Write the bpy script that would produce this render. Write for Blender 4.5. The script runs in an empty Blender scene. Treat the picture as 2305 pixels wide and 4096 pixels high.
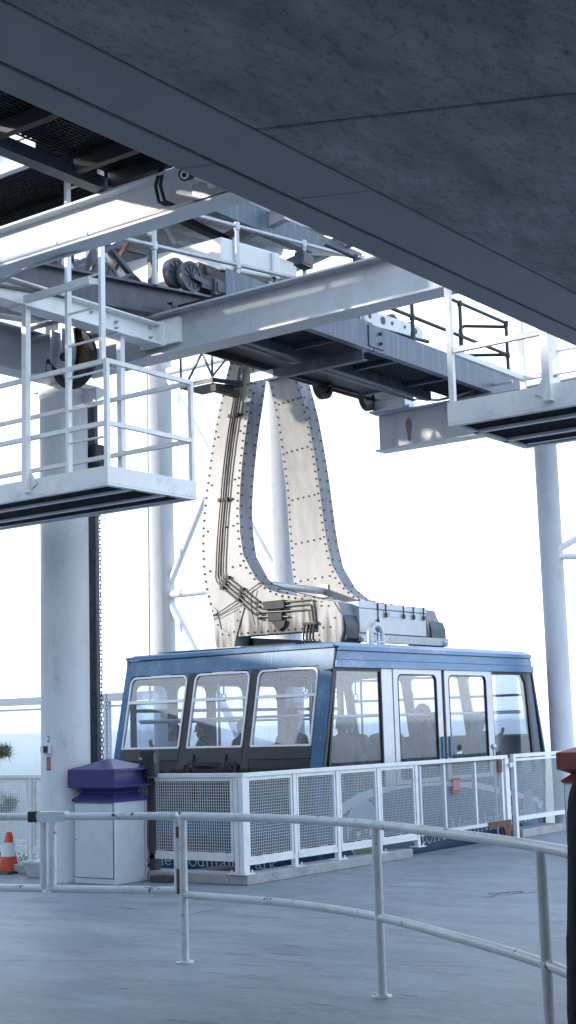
import bpy, bmesh, math, random
from mathutils import Vector, Matrix
random.seed(7)
R = math.radians
scn = bpy.context.scene
COL = scn.collection
V3 = Vector

# ------------------------------------------------------------------ materials
def mat(name, col, rough=.5, metal=0., var=.12, scale=6., bump=0., bscale=60., spots=None, spot_amt=.0, spot_scale=9.,
        streak=None, streak_amt=0., stretch=(1, 1, 1), spec=.5):
    m = bpy.data.materials.new(name); m.use_nodes = True
    nt = m.node_tree; N = nt.nodes; L = nt.links
    b = N['Principled BSDF']
    b.inputs['Roughness'].default_value = rough; b.inputs['Metallic'].default_value = metal
    b.inputs['Specular IOR Level'].default_value = spec
    tc = N.new('ShaderNodeTexCoord'); mp = N.new('ShaderNodeMapping'); mp.inputs['Scale'].default_value = stretch
    L.new(tc.outputs['Object'], mp.inputs['Vector'])
    def noise(sc, det=6., ro=.6):
        n = N.new('ShaderNodeTexNoise'); n.inputs['Scale'].default_value = sc
        n.inputs['Detail'].default_value = det; n.inputs['Roughness'].default_value = ro
        L.new(mp.outputs[0], n.inputs['Vector']); return n
    def mix(fac, a, c):
        x = N.new('ShaderNodeMix'); x.data_type = 'RGBA'
        if isinstance(fac, float): x.inputs[0].default_value = fac
        else: L.new(fac, x.inputs[0])
        for s, v in ((6, a), (7, c)):
            if isinstance(v, tuple): x.inputs[s].default_value = (*v[:3], 1)
            else: L.new(v, x.inputs[s])
        return x.outputs[2]
    def ramp(src, a, c):
        r = N.new('ShaderNodeMapRange'); r.inputs[1].default_value = a; r.inputs[2].default_value = c
        L.new(src, r.inputs[0]); return r.outputs[0]
    n1 = noise(scale)
    dk = tuple(max(0, x * (1 - var)) for x in col); lt = tuple(min(1, x * (1 + var)) for x in col)
    c = mix(ramp(n1.outputs[0], .3, .7), dk, lt)
    if streak:
        n3 = noise(3.5, 5, .65); n3b = noise(28, 3)
        f = N.new('ShaderNodeMath'); f.operation = 'MULTIPLY'
        L.new(ramp(n3.outputs[0], .62 - streak_amt * .4, .8), f.inputs[0]); L.new(ramp(n3b.outputs[0], .25, .65), f.inputs[1])
        c = mix(f.outputs[0], c, streak)
    if spots:
        n2 = noise(spot_scale, 5, .7)
        c = mix(ramp(n2.outputs[0], .76 - spot_amt, .79 - spot_amt), c, spots)
    L.new(c, b.inputs['Base Color'])
    rr = N.new('ShaderNodeMapRange'); rr.inputs[3].default_value = max(.04, rough - .1); rr.inputs[4].default_value = min(1, rough + .12)
    L.new(n1.outputs[0], rr.inputs[0]); L.new(rr.outputs[0], b.inputs['Roughness'])
    if bump:
        nb = noise(bscale, 4, .6); bp = N.new('ShaderNodeBump'); bp.inputs['Strength'].default_value = bump
        bp.inputs['Distance'].default_value = .01; L.new(nb.outputs[0], bp.inputs['Height']); L.new(bp.outputs[0], b.inputs['Normal'])
    return m

WHITE = mat('white_paint', (.79, .80, .81), .38, 0, .05, 5, .08, 90, (.20, .15, .12), .03, 14, (.50, .50, .50), .25)
WHITE_CLEAN = mat('white_paint_clean', (.64, .655, .675), .35, 0, .04, 4, .05, 70, (.25, .24, .24), -.01, 22)
CHIPPED = mat('chipped_white_paint', (.68, .71, .74), .33, 0, .06, 6, .25, 60, (.035, .028, .026), .135, 8, (.45, .44, .42), .35)
COLUMN = mat('column_paint', (.76, .78, .81), .4, 0, .06, 3, .12, 120, (.30, .30, .30), -.02, 18, (.52, .54, .56), .2, (1, 1, .35))
GALV = mat('galvanised_steel', (.40, .42, .45), .42, .35, .18, 9, .06, 50, (.16, .13, .11), -.02, 10, (.26, .26, .27), .35)
GIRDER = mat('grey_girder_paint', (.043, .056, .075), .45, .15, .2, 7, .1, 60, (.035, .032, .032), 0, 10, (.11, .13, .16), .4, (1, 1, .3))
OUTERG = mat('streaked_girder_paint', (.052, .080, .122), .4, .15, .15, 5, .1, 60, (.07, .06, .06), 0, 10, (.19, .23, .29), .36, (5, 1, .35))
BEAM = mat('speckled_beam_paint', (.43, .455, .48), .3, .1, .08, 4, .35, 130, (.13, .12, .11), .055, 60, (.33, .33, .34), .2)
DARK = mat('dark_steel', (.018, .020, .024), .55, .1, .3, 8, .1, 50, (.12, .07, .045), .02, 6)
BLACKRUB = mat('black_rubber', (.022, .023, .026), .5, 0, .2, 8)
GRATE = mat('grating_steel', (.020, .022, .026), .55, .1, .25, 12)
RUST = mat('rusty_steel', (.125, .062, .040), .8, 0, .35, 14, .3, 40, (.05, .03, .025), .06, 10)
STAIN = mat('old_rust_stain', (.20, .145, .125), .6, .1, .25, 14, .2, 40)
CLAMP = mat('pipe_clamp_steel', (.075, .05, .042), .6, .2, .3, 14)
HANGER = mat('hanger_sheet_metal', (.445, .44, .432), .5, .08, .14, 2.4, .08, 60, (.26, .21, .18), .02, 9, (.32, .305, .29), .5, (1.8, 1.8, .5))
def grease(m):
    nt = m.node_tree; N = nt.nodes; L = nt.links; b = N['Principled BSDF']; src = b.inputs['Base Color'].links[0].from_socket
    tc = N.new('ShaderNodeTexCoord'); sp = N.new('ShaderNodeSeparateXYZ'); L.new(tc.outputs['Object'], sp.inputs[0])
    mp = N.new('ShaderNodeMapping'); mp.inputs['Scale'].default_value = (3, 7, .9); L.new(tc.outputs['Object'], mp.inputs[0])
    nz = N.new('ShaderNodeTexNoise'); nz.inputs['Scale'].default_value = 1.6; nz.inputs['Detail'].default_value = 6; L.new(mp.outputs[0], nz.inputs['Vector'])
    a = N.new('ShaderNodeMapRange'); a.inputs[1].default_value = 3.95; a.inputs[2].default_value = 3.4; a.inputs[3].default_value = 0; a.inputs[4].default_value = .42; L.new(sp.outputs[2], a.inputs[0])
    g1 = N.new('ShaderNodeMath'); g1.operation = 'ABSOLUTE'; L.new(sp.outputs[1], g1.inputs[0])
    g2 = N.new('ShaderNodeMapRange'); g2.inputs[1].default_value = .75; g2.inputs[2].default_value = .1; g2.inputs[3].default_value = .55; g2.inputs[4].default_value = 1.25; L.new(g1.outputs[0], g2.inputs[0])
    g3 = N.new('ShaderNodeMath'); g3.operation = 'MULTIPLY'; L.new(a.outputs[0], g3.inputs[0]); L.new(g2.outputs[0], g3.inputs[1])
    c = N.new('ShaderNodeMath'); c.operation = 'ADD'; L.new(g3.outputs[0], c.inputs[0]); L.new(nz.outputs[0], c.inputs[1])
    r = N.new('ShaderNodeMapRange'); r.inputs[1].default_value = .66; r.inputs[2].default_value = .92; r.inputs[4].default_value = .9; L.new(c.outputs[0], r.inputs[0])
    x = N.new('ShaderNodeMix'); x.data_type = 'RGBA'; L.new(r.outputs[0], x.inputs[0]); L.new(src, x.inputs[6]); x.inputs[7].default_value = (.05, .045, .042, 1); L.new(x.outputs[2], b.inputs['Base Color'])
grease(HANGER)
HANGER_SHADE = mat('hanger_edge_shaded', (.17, .185, .215), .5, .2, .2, 4, .08, 60, (.16, .13, .12), .02, 9, (.32, .34, .36), .5, (3, 1, .4))  # same sheet metal, darkened to paint in shade on the arm edges
RIVET = mat('rivet_rust', (.045, .032, .027), .6, .2, .2, 20)
PIPE = mat('hydraulic_pipe', (.16, .145, .13), .35, .6, .2, 10)
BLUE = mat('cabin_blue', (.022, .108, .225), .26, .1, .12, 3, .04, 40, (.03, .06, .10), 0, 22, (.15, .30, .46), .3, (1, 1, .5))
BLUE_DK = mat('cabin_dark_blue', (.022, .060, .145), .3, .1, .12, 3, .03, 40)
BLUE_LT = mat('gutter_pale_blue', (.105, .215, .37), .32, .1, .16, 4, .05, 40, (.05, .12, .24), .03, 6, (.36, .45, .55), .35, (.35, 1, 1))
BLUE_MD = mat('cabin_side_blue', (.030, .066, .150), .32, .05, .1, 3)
ALU = mat('aluminium_frame', (.56, .58, .61), .32, .4, .08, 6, .03, 50)
ALU_DULL = mat('grey_box_metal', (.47, .50, .54), .38, .3, .1, 4, .05, 60, (.2, .16, .13), -.02, 12, (.34, .35, .37), .3)
WINFR = mat('dark_window_frame', (.018, .020, .024), .45, 0, .25, 9, .1, 60, (.14, .14, .15), .05, 8)
INTERIOR = mat('cabin_interior', (.16, .17, .185), .5, 0, .06, 3)
MESHW = mat('mesh_wire_paint', (.52, .55, .58), .42, 0, .08, 12, 0, 1, (.24, .12, .07), .02, 6)
PURPLE = mat('purple_plastic', (.036, .034, .155), .33, 0, .14, 5, .08, 60, (.12, .12, .26), .05, 16)
REDPL = mat('brick_red_plastic', (.17, .030, .022), .36, 0, .16, 5, .08, 60, (.05, .015, .012), .02, 14)
BINW = mat('bin_panel_white', (.60, .63, .67), .42, 0, .06, 3, .05, 80, (.22, .21, .21), .03, 9, (.48, .48, .48), .35)
WOOD = mat('weathered_post_wood', (.075, .075, .068), .8, 0, .35, 5, .5, 30, (.03, .028, .024), .06, 7, None, 0, (9, 9, .8))
ORANGE = mat('cone_orange', (.56, .055, .010), .4, 0, .1, 6, .05, 40, (.30, .05, .015), .03, 9)
REFLECT = mat('cone_collar_white', (.66, .68, .70), .3, 0, .06, 8)
TUBPL = mat('clear_tub_plastic', (.50, .53, .55), .3, 0, .08, 6)
SIGNRED = mat('sign_red', (.27, .045, .025), .4, 0, .08, 6)
SIGNTX = mat('sign_lettering', (.72, .66, .66), .5, 0, .05, 6)
NAVYTX = mat('navy_lettering', (.05, .075, .17), .5, 0, .1, 6)
LETTER = mat('pale_lettering', (.52, .60, .68), .4, 0, .05, 6)
SWOOSH = mat('swoosh_white', (.58, .63, .70), .35, 0, .05, 6)
EMB_BLUE = mat('emblem_sky_blue', (.30, .48, .60), .4, 0, .08, 6)
EMB_GREEN = mat('emblem_green', (.16, .27, .14), .4, 0, .12, 6)
EMB_DARK = mat('emblem_navy', (.02, .03, .06), .4, 0, .12, 6)
SKIN = mat('skin', (.36, .21, .15), .5, 0, .08, 10)
HAIR = mat('dark_hair', (.030, .022, .018), .5, 0, .25, 30)
COAT = mat('black_wool_coat', (.018, .019, .025), .95, 0, .4, 60, 1., 260)
CLOTHS = [mat('cloth_slate', (.035, .04, .055), .85, 0, .15, 12), mat('cloth_grey', (.13, .13, .14), .85, 0, .15, 12),
          mat('cloth_navy', (.02, .028, .055), .85, 0, .15, 12), mat('cloth_white', (.42, .42, .44), .85, 0, .1, 12)]
DENIM = mat('dark_trousers', (.04, .05, .08), .85, 0, .2, 14)
KERB = mat('kerb_concrete', (.36, .37, .38), .85, 0, .16, 5, .5, 40, (.12, .12, .13), .06, 8, (.22, .22, .23), .4)
BARK = mat('pine_bark', (.10, .07, .05), .9, 0, .3, 10, .6, 20)
NEEDLE = mat('pine_needles', (.10, .115, .040), .6, 0, .35, 3)
NEEDLE2 = mat('pine_needles_dry', (.25, .185, .070), .6, 0, .35, 3)
BUSHG = mat('bush_leaves', (.05, .085, .03), .6, 0, .35, 5)
TRIM = mat('canopy_trim_board', (.34, .35, .365), .6, 0, .07, 1.6, .12, 70, (.2, .2, .21), -.03, 30, (.27, .28, .30), .35)
ROOFSH = mat('roof_sheet', (.62, .63, .64), .5, .2, .12, 3, .05, 40, None, 0, 8, (.28, .28, .29), .3)
BLOCKER = mat('blocker_wall', (.50, .49, .47), .8, 0, .08, 1.5, .2, 40)  # surface of the added light blockers
LENSM = mat('lens_glass', (.01, .01, .012), .1, 0, .1, 8)

def wear(m, src, sc, lo, hi, amt, colr, stretch, seed, rotz=53):
    nt = m.node_tree; N = nt.nodes; L = nt.links
    tc = N.new('ShaderNodeTexCoord'); mp = N.new('ShaderNodeMapping'); mp.inputs['Scale'].default_value = stretch; mp.inputs['Rotation'].default_value = (0, 0, R(rotz)); mp.inputs['Location'].default_value = (seed, seed * .7, 0)
    L.new(tc.outputs['Object'], mp.inputs[0]); nz = N.new('ShaderNodeTexNoise'); nz.inputs['Scale'].default_value = sc; nz.inputs['Detail'].default_value = 9; nz.inputs['Roughness'].default_value = .68; L.new(mp.outputs[0], nz.inputs['Vector'])
    r = N.new('ShaderNodeMapRange'); r.inputs[1].default_value = lo; r.inputs[2].default_value = hi; r.inputs[4].default_value = amt; L.new(nz.outputs[0], r.inputs[0])
    x = N.new('ShaderNodeMix'); x.data_type = 'RGBA'; L.new(r.outputs[0], x.inputs[0]); L.new(src, x.inputs[6]); x.inputs[7].default_value = (*colr, 1); return x.outputs[2]
def stucco():
    m = mat('stucco_soffit', (.40, .405, .415), .85, 0, .38, 1.3, 1.0, 30, (.12, .122, .128), .10, 30, (.21, .215, .225), .5, (1, 2.2, 1))
    b = m.node_tree.nodes['Principled BSDF']; src = b.inputs['Base Color'].links[0].from_socket
    src = wear(m, src, 1.1, .46, .68, .42, (.15, .156, .165), (1, 2.6, 1), 2., -30)
    src = wear(m, src, 5.5, .56, .70, .6, (.10, .105, .115), (1, 2.6, 1), 7., -30)
    src = wear(m, src, 2.2, .58, .74, .5, (.46, .475, .49), (1, 2.6, 1), 13., -30)
    src = wear(m, src, 16., .54, .64, .6, (.13, .134, .14), (1, 1.8, 1), 23., -30)
    src = wear(m, src, 40., .60, .66, .75, (.07, .072, .078), (1, 1.3, 1), 31., -30)
    m.node_tree.links.new(src, b.inputs['Base Color']); return m
STUCCO = stucco()

def deck_mat():
    m = mat('deck_coating', (.305, .322, .345), .5, 0, .16, .7, .3, 34, (.095, .10, .115), .10, 4.5, (.14, .152, .175), .78, (1, .34, 1), .32)
    nt = m.node_tree; N = nt.nodes; L = nt.links; b = N['Principled BSDF']
    for n in N:
        if n.type == 'MAPPING': n.inputs['Rotation'].default_value = (0, 0, R(53))
    src = b.inputs['Base Color'].links[0].from_socket
    def layer(src, *a): return wear(m, src, *a)
    src = layer(src, .55, .47, .66, .6, (.16, .175, .20), (1, .5, 1), 3.)       # wide worn, dirtier areas
    src = layer(src, 1.6, .50, .70, .6, (.36, .38, .41), (1, .55, 1), 11.)
    src = layer(src, 3.2, .52, .66, .55, (.15, .163, .185), (1, .45, 1), 17.)      # paler scuffed areas
    src = layer(src, 6., .60, .67, .85, (.075, .08, .09), (1, .22, 1), 5.)      # short dark scuffs
    src = layer(src, 70., .50, .60, .3, (.16, .17, .185), (1, .7, 1), 29.)
    src = layer(src, 30., .64, .72, .6, (.10, .105, .115), (1, .6, 1), 8.)      # specks
    L.new(src, b.inputs['Base Color']); return m
DECK = deck_mat()
CRACK = mat('crack_dark', (.09, .09, .10), .9, 0, .3, 20)
GRANITE = mat('granite_dome', (.36, .35, .335), .85, 0, .25, .12, .6, 3, (.07, .085, .05), .10, .09, (.18, .18, .17), .5, (1, 1, 1))
PLAIN = mat('wooded_plain', (.060, .085, .045), .9, 0, .5, .0016, 0, 1, (.16, .15, .11), .06, .0011)

def glass(name, tint=(.86, .91, .94), refl=.10):
    m = bpy.data.materials.new(name); m.use_nodes = True
    nt = m.node_tree; N = nt.nodes; L = nt.links
    out = N['Material Output']; N.remove(N['Principled BSDF'])
    t = N.new('ShaderNodeBsdfTransparent'); t.inputs[0].default_value = (*tint, 1)
    g = N.new('ShaderNodeBsdfGlossy'); g.inputs['Roughness'].default_value = .02; g.inputs[0].default_value = (.95, .97, 1, 1)
    lw = N.new('ShaderNodeLayerWeight'); lw.inputs[0].default_value = .5
    fr = N.new('ShaderNodeMath'); fr.operation = 'POWER'; fr.inputs[1].default_value = 4.; L.new(lw.outputs['Facing'], fr.inputs[0])
    mr = N.new('ShaderNodeMapRange'); mr.inputs[3].default_value = refl; mr.inputs[4].default_value = 1.
    L.new(fr.outputs[0], mr.inputs[0])
    mx = N.new('ShaderNodeMixShader'); L.new(mr.outputs[0], mx.inputs[0]); L.new(t.outputs[0], mx.inputs[1]); L.new(g.outputs[0], mx.inputs[2])
    # a film of dirt scatters a little light
    d = N.new('ShaderNodeBsdfDiffuse'); d.inputs[0].default_value = (.62, .66, .70, 1)
    m2 = N.new('ShaderNodeMixShader')
    tc = N.new('ShaderNodeTexCoord'); nz = N.new('ShaderNodeTexNoise'); nz.inputs['Scale'].default_value = 2.5; nz.inputs['Detail'].default_value = 5
    L.new(tc.outputs['Object'], nz.inputs['Vector'])
    mr2 = N.new('ShaderNodeMapRange'); mr2.inputs[1].default_value = .35; mr2.inputs[2].default_value = .75; mr2.inputs[3].default_value = .008; mr2.inputs[4].default_value = .035
    L.new(nz.outputs[0], mr2.inputs[0]); L.new(mr2.outputs[0], m2.inputs[0])
    L.new(mx.outputs[0], m2.inputs[1]); L.new(d.outputs[0], m2.inputs[2]); L.new(m2.outputs[0], out.inputs[0])
    return m
GLASS = glass('window_glass', (.80, .84, .89), .07)
GLASS_DK = glass('dark_window_glass', (.12, .14, .16), .05)

# ------------------------------------------------------------------ mesh building
class MB:
    def __init__(s): s.v = []; s.f = []; s.m = []; s.s = []
    def add(s, vs, fs, m=0, sm=False):
        o = len(s.v); s.v += [tuple(v) for v in vs]
        for f in fs: s.f.append([i + o for i in f]); s.m.append(m); s.s.append(sm)
        return s
    def hexa(s, p, m=0):   # p: 8 points, bottom 4 then top 4 (ccw)
        return s.add(p, [(3, 2, 1, 0), (4, 5, 6, 7), (0, 1, 5, 4), (1, 2, 6, 5), (2, 3, 7, 6), (3, 0, 4, 7)], m)
    def box(s, x0, x1, y0, y1, z0, z1, m=0):
        return s.hexa([(x0, y0, z0), (x1, y0, z0), (x1, y1, z0), (x0, y1, z0), (x0, y0, z1), (x1, y0, z1), (x1, y1, z1), (x0, y1, z1)], m)
    def bar(s, a, b, w, h, m=0, up=(0, 0, 1)):
        a = V3(a); b = V3(b); d = (b - a).normalized(); u = V3(up)
        if abs(d.dot(u)) > .98: u = V3((1, 0, 0))
        r = d.cross(u).normalized(); u = r.cross(d).normalized()
        P = []
        for c in (a, b):
            P += [c - r * w / 2 - u * h / 2, c + r * w / 2 - u * h / 2, c + r * w / 2 + u * h / 2, c - r * w / 2 + u * h / 2]
        return s.add(P, [(0, 1, 2, 3), (7, 6, 5, 4), (0, 4, 5, 1), (1, 5, 6, 2), (2, 6, 7, 3), (3, 7, 4, 0)], m)
    def path(s, pts, r, n=10, m=0, r2=None, closed=False, cap=True):
        pts = [V3(p) for p in pts]; k = len(pts); rings = []
        d0 = (pts[1] - pts[0]).normalized()
        u = V3((0, 0, 1)) if abs(d0.z) < .9 else V3((1, 0, 0))
        for i, p in enumerate(pts):
            if closed: t = (pts[(i + 1) % k] - pts[i - 1]).normalized()
            else:
                t = V3((0, 0, 0))
                if i: t += (p - pts[i - 1]).normalized()
                if i < k - 1: t += (pts[i + 1] - p).normalized()
                t.normalize()
            a = t.cross(u)
            if a.length < 1e-4: a = t.cross(V3((0, 1, 0)))
            a.normalize(); bb = t.cross(a).normalized(); u = -bb if bb.dot(u) < 0 else bb
            rr = r if r2 is None else r + (r2 - r) * i / (k - 1)
            rings.append([p + (a * math.cos(2 * math.pi * j / n) + u * math.sin(2 * math.pi * j / n)) * rr for j in range(n)])
        vs = [v for ring in rings for v in ring]; fs = []
        for i in range(k if closed else k - 1):
            i2 = (i + 1) % k
            for j in range(n):
                fs.append((i * n + j, i * n + (j + 1) % n, i2 * n + (j + 1) % n, i2 * n + j))
        s.add(vs, fs, m, True)
        if cap and not closed:
            s.add(rings[0], [tuple(range(n))[::-1]], m); s.add(rings[-1], [tuple(range(n))], m)
        return s
    def tube(s, a, b, r, n=10, m=0, r2=None): return s.path([a, b], r, n, m, r2)
    def prism(s, poly, ax, a0, a1, m=0, sm=False, fn=None):
        n = len(poly); P = []
        for a in (a0, a1):
            for (q, w) in poly:
                P.append({'X': (a, q, w), 'Y': (q, a, w), 'Z': (q, w, a)}[ax])
        if fn: P = [fn(*p) for p in P]
        s.add(P, [tuple(range(n))[::-1], tuple(range(n, 2 * n))], m)
        s.add(P, [(i, (i + 1) % n, n + (i + 1) % n, n + i) for i in range(n)], m, sm)
        return s
    def lathe(s, prof, c, n=20, m=0, sm=True, rot=0.):
        P = []
        for (r, z) in prof:
            for j in range(n):
                a = 2 * math.pi * j / n + rot; P.append((c[0] + r * math.cos(a), c[1] + r * math.sin(a), c[2] + z))
        fs = [(i * n + j, i * n + (j + 1) % n, (i + 1) * n + (j + 1) % n, (i + 1) * n + j) for i in range(len(prof) - 1) for j in range(n)]
        s.add(P, fs, m, sm)
        if prof[0][0] > 1e-4: s.add(P[:n], [tuple(range(n))[::-1]], m)
        if prof[-1][0] > 1e-4: s.add(P[-n:], [tuple(range(n))], m)
        return s
    def ball(s, c, r, m=0, n=8):
        pr = [(r * math.sin(math.pi * i / n) + 1e-5, -r * math.cos(math.pi * i / n)) for i in range(n + 1)]
        return s.lathe(pr, c, 2 * n, m)
    def disc(s, c, ax, r, t, m=0, n=28, r_in=0):
        a = 'XYZ'.index(ax); o = [i for i in range(3) if i != a]
        def P(rr, h, j):
            q = [0, 0, 0]; q[a] = c[a] + h; q[o[0]] = c[o[0]] + rr * math.cos(2 * math.pi * j / n); q[o[1]] = c[o[1]] + rr * math.sin(2 * math.pi * j / n); return q
        vs = [P(r, -t / 2, j) for j in range(n)] + [P(r, t / 2, j) for j in range(n)]
        s.add(vs, [(j, (j + 1) % n, n + (j + 1) % n, n + j) for j in range(n)], m, True)
        if r_in:
            vi = [P(r_in, -t / 2, j) for j in range(n)] + [P(r_in, t / 2, j) for j in range(n)]
            s.add(vi, [(j, n + j, n + (j + 1) % n, (j + 1) % n) for j in range(n)], m, True)
            for h in (0, n): s.add(vs[h:h + n] + vi[h:h + n], [(j, (j + 1) % n, n + (j + 1) % n, n + j) for j in range(n)], m)
        else:
            s.add(vs, [tuple(range(n))[::-1], tuple(range(n, 2 * n))], m)
        return s
    def ibeam(s, ax, a0, a1, c, z0, z1, fw, tf=.025, tw=.018, m=0):
        A = [(c - fw / 2, z0), (c + fw / 2, z0), (c + fw / 2, z0 + tf), (c + tw / 2, z0 + tf), (c + tw / 2, z1 - tf), (c + fw / 2, z1 - tf),
             (c + fw / 2, z1), (c - fw / 2, z1), (c - fw / 2, z1 - tf), (c - tw / 2, z1 - tf), (c - tw / 2, z0 + tf), (c - fw / 2, z0 + tf)]
        return s.prism(A, ax, a0, a1, m)
    def channel(s, ax, a0, a1, c, z0, z1, fw, t=.014, sgn=1, m=0):
        A = [(c, z0), (c + sgn * fw, z0), (c + sgn * fw, z0 + t), (c + sgn * t, z0 + t), (c + sgn * t, z1 - t), (c + sgn * fw, z1 - t), (c + sgn * fw, z1), (c, z1)]
        if sgn < 0: A = A[::-1]
        return s.prism(A, ax, a0, a1, m)
    def mesh(s, name, mats, loc):
        me = bpy.data.meshes.new(name); l = V3(loc)
        me.from_pydata([V3(v) - l for v in s.v], [], s.f)
        for x in (mats if isinstance(mats, (list, tuple)) else [mats]): me.materials.append(x)
        me.polygons.foreach_set('material_index', s.m); me.polygons.foreach_set('use_smooth', s.s)
        bm = bmesh.new(); bm.from_mesh(me); bmesh.ops.recalc_face_normals(bm, faces=bm.faces); bm.to_mesh(me); bm.free()
        return me

WLOC = {}
def tag(o, label=None, cat=None, group=None, kind=None):
    if label: o['label'] = label
    if cat: o['category'] = cat
    if group: o['group'] = group
    if kind: o['kind'] = kind
    return o
def thing(name, label, cat, loc, group=None):
    o = bpy.data.objects.new(name, None); COL.objects.link(o); o.location = loc; o.empty_display_size = .2
    WLOC[o] = V3(loc); return tag(o, label, cat, group)
def part(name, mb, mats, parent, label=None, bevel=0):
    w = WLOC[parent]; o = bpy.data.objects.new(name, mb.mesh(name, mats, w)); COL.objects.link(o); o.parent = parent
    WLOC[o] = w
    if label: o['label'] = label
    if bevel: bev(o, bevel)
    return o
def solo(name, mb, mats, loc, label=None, cat=None, group=None, kind=None, bevel=0):
    o = bpy.data.objects.new(name, mb.mesh(name, mats, loc)); COL.objects.link(o); o.location = loc; WLOC[o] = V3(loc)
    if bevel: bev(o, bevel)
    return tag(o, label, cat, group, kind)
def bev(o, w):
    b = o.modifiers.new('edge', 'BEVEL'); b.width = w; b.segments = 2; b.limit_method = 'ANGLE'; b.angle_limit = R(40)
def copy_tree(o, delta=None, parent=None):
    c = o.copy(); COL.objects.link(c); WLOC[c] = WLOC[o] + (delta or V3((0, 0, 0)))
    if parent: c.parent = parent
    elif delta is not None: c.location = V3(o.location) + delta
    for ch in list(o.children): copy_tree(ch, delta, c)
    return c
def arc(cx, cy, r, a0, a1, n): return [(cx + r * math.cos(R(a0 + (a1 - a0) * i / n)), cy + r * math.sin(R(a0 + (a1 - a0) * i / n))) for i in range(n + 1)]

# ------------------------------------------------------------------ ground and surroundings
def deck():
    mb = MB()
    mb.box(-14, 12.47, -16, 30, -.45, 0)
    mb.box(12.47, 26, -16, 9.97, -.45, 0)
    o = solo('deck_ground', mb, [DECK], (0, 0, 0), kind='structure')
    c = MB()
    def crk(pts, w):
        for a, b in zip(pts, pts[1:]):
            a = V3(a); b = V3(b); n = (b - a).cross(V3((0, 0, 1))).normalized() * w / 2
            c.add([a - n, b - n, b + n, a + n], [(0, 1, 2, 3)])
    def jag(a, b, n, j):
        a = V3((*a, .004)); b = V3((*b, .004)); out = []
        for i in range(n + 1):
            q = a.lerp(b, i / n); q.x += random.uniform(-j, j); q.y += random.uniform(-j, j); out.append(q)
        return out
    crk(jag((7.3, 8.7), (8.45, 6.15), 14, .006), .006)
    crk(jag((8.6, 5.6), (8.8, 5.0), 7, .015), .007)
    crk(jag((10.0, 8.75), (10.6, 8.74), 7, .03), .012)
    crk(jag((12.2, 6.9), (12.9, 6.6), 8, .05), .02)
    crk(jag((12.5, 7.0), (12.8, 6.75), 8, .05), .03)
    crk(jag((15.9, 9.62), (18.2, 9.62), 8, .0), .012)
    crk(jag((15.9, 9.70), (18.2, 9.70), 8, .0), .012)
    solo('deck_cracks', c, [CRACK], (0, 0, 0), kind='structure')
deck()

def kerbs():
    mb = MB(); mb.box(12.17, 15.5, 9.72, 9.97, .0, .11); mb.box(12.17, 12.45, 9.97, 16.5, 0, .11)
    solo('kerb', mb, [KERB], (12.2, 9.8, 0), kind='structure', bevel=.012)
    mb = MB(); mb.box(18.55, 19.85, 9.78, 10.12, 0, .12)
    solo('kerb', mb, [KERB], (18.6, 9.8, 0), kind='structure', bevel=.012)
    mb = MB(); mb.box(12.05, 13.3, 10.75, 11.02, .002, .07)
    solo('kerb', mb, [WOOD], (12.1, 10.9, 0), kind='structure', bevel=.008)
kerbs()

def terrain():
    rs = [0, 8, 16, 24, 34, 48, 70, 100, 150, 220, 320, 480, 700]
    def h(r, x, y):
        z = -3.2 - (r / 46.) ** 2 * .9
        if r > 150: z = -12.8 - (r - 150) * .36
        return max(-245, z) + (math.sin(x * .11 + 1) * math.cos(y * .09) * min(1.2, r * .012) if r > 12 else 0)
    mb = MB(); n = 72; vs = []
    for r in rs:
        for j in range(n):
            a = 2 * math.pi * j / n; x = 14 + r * math.cos(a); y = 14 + r * math.sin(a); vs.append((x, y, h(r, x, y)))
    fs = [(i * n + j, i * n + (j + 1) % n, (i + 1) * n + (j + 1) % n, (i + 1) * n + j) for i in range(len(rs) - 1) for j in range(n)]
    mb.add(vs, fs, 0, True)
    solo('granite_terrain', mb, [GRANITE], (0, 0, 0), kind='structure')
    mb = MB(); vs = []; rs = [300, 900, 2000, 4000, 7000, 10000, 14000, 19000, 25000, 32000, 40000]; n = 96
    for i, r in enumerate(rs):
        for j in range(n):
            a = 2 * math.pi * j / n
            hl = 0 if i < 3 else 28 * math.sin(a * 13 + i * 2.1) * math.cos(a * 7 - i) + 22 * math.sin(a * 29 + i)
            if i == len(rs) - 1: hl += 60
            vs.append((r * math.cos(a), r * math.sin(a), -246 + max(-6, hl)))
    fs = [(i * n + j, i * n + (j + 1) % n, (i + 1) * n + (j + 1) % n, (i + 1) * n + j) for i in range(len(rs) - 1) for j in range(n)]
    mb.add(vs, fs, 0, True)
    solo('plain_terrain', mb, [PLAIN], (0, 0, 0), kind='structure')
terrain()

def haze():
    m = bpy.data.materials.new('haze_air'); m.use_nodes = True
    N = m.node_tree.nodes; N.remove(N['Principled BSDF'])
    v = N.new('ShaderNodeVolumePrincipled'); v.inputs['Color'].default_value = (.99, .995, 1, 1)
    v.inputs['Density'].default_value = 1.3e-4; v.inputs['Anisotropy'].default_value = .2
    m.node_tree.links.new(v.outputs[0], N['Material Output'].inputs['Volume'])
    mb = MB(); mb.box(-41000, 41000, -41000, 41000, -265, 20)
    o = solo('haze', mb, [m], (0, 0, 0), kind='stuff')
haze()

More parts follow.
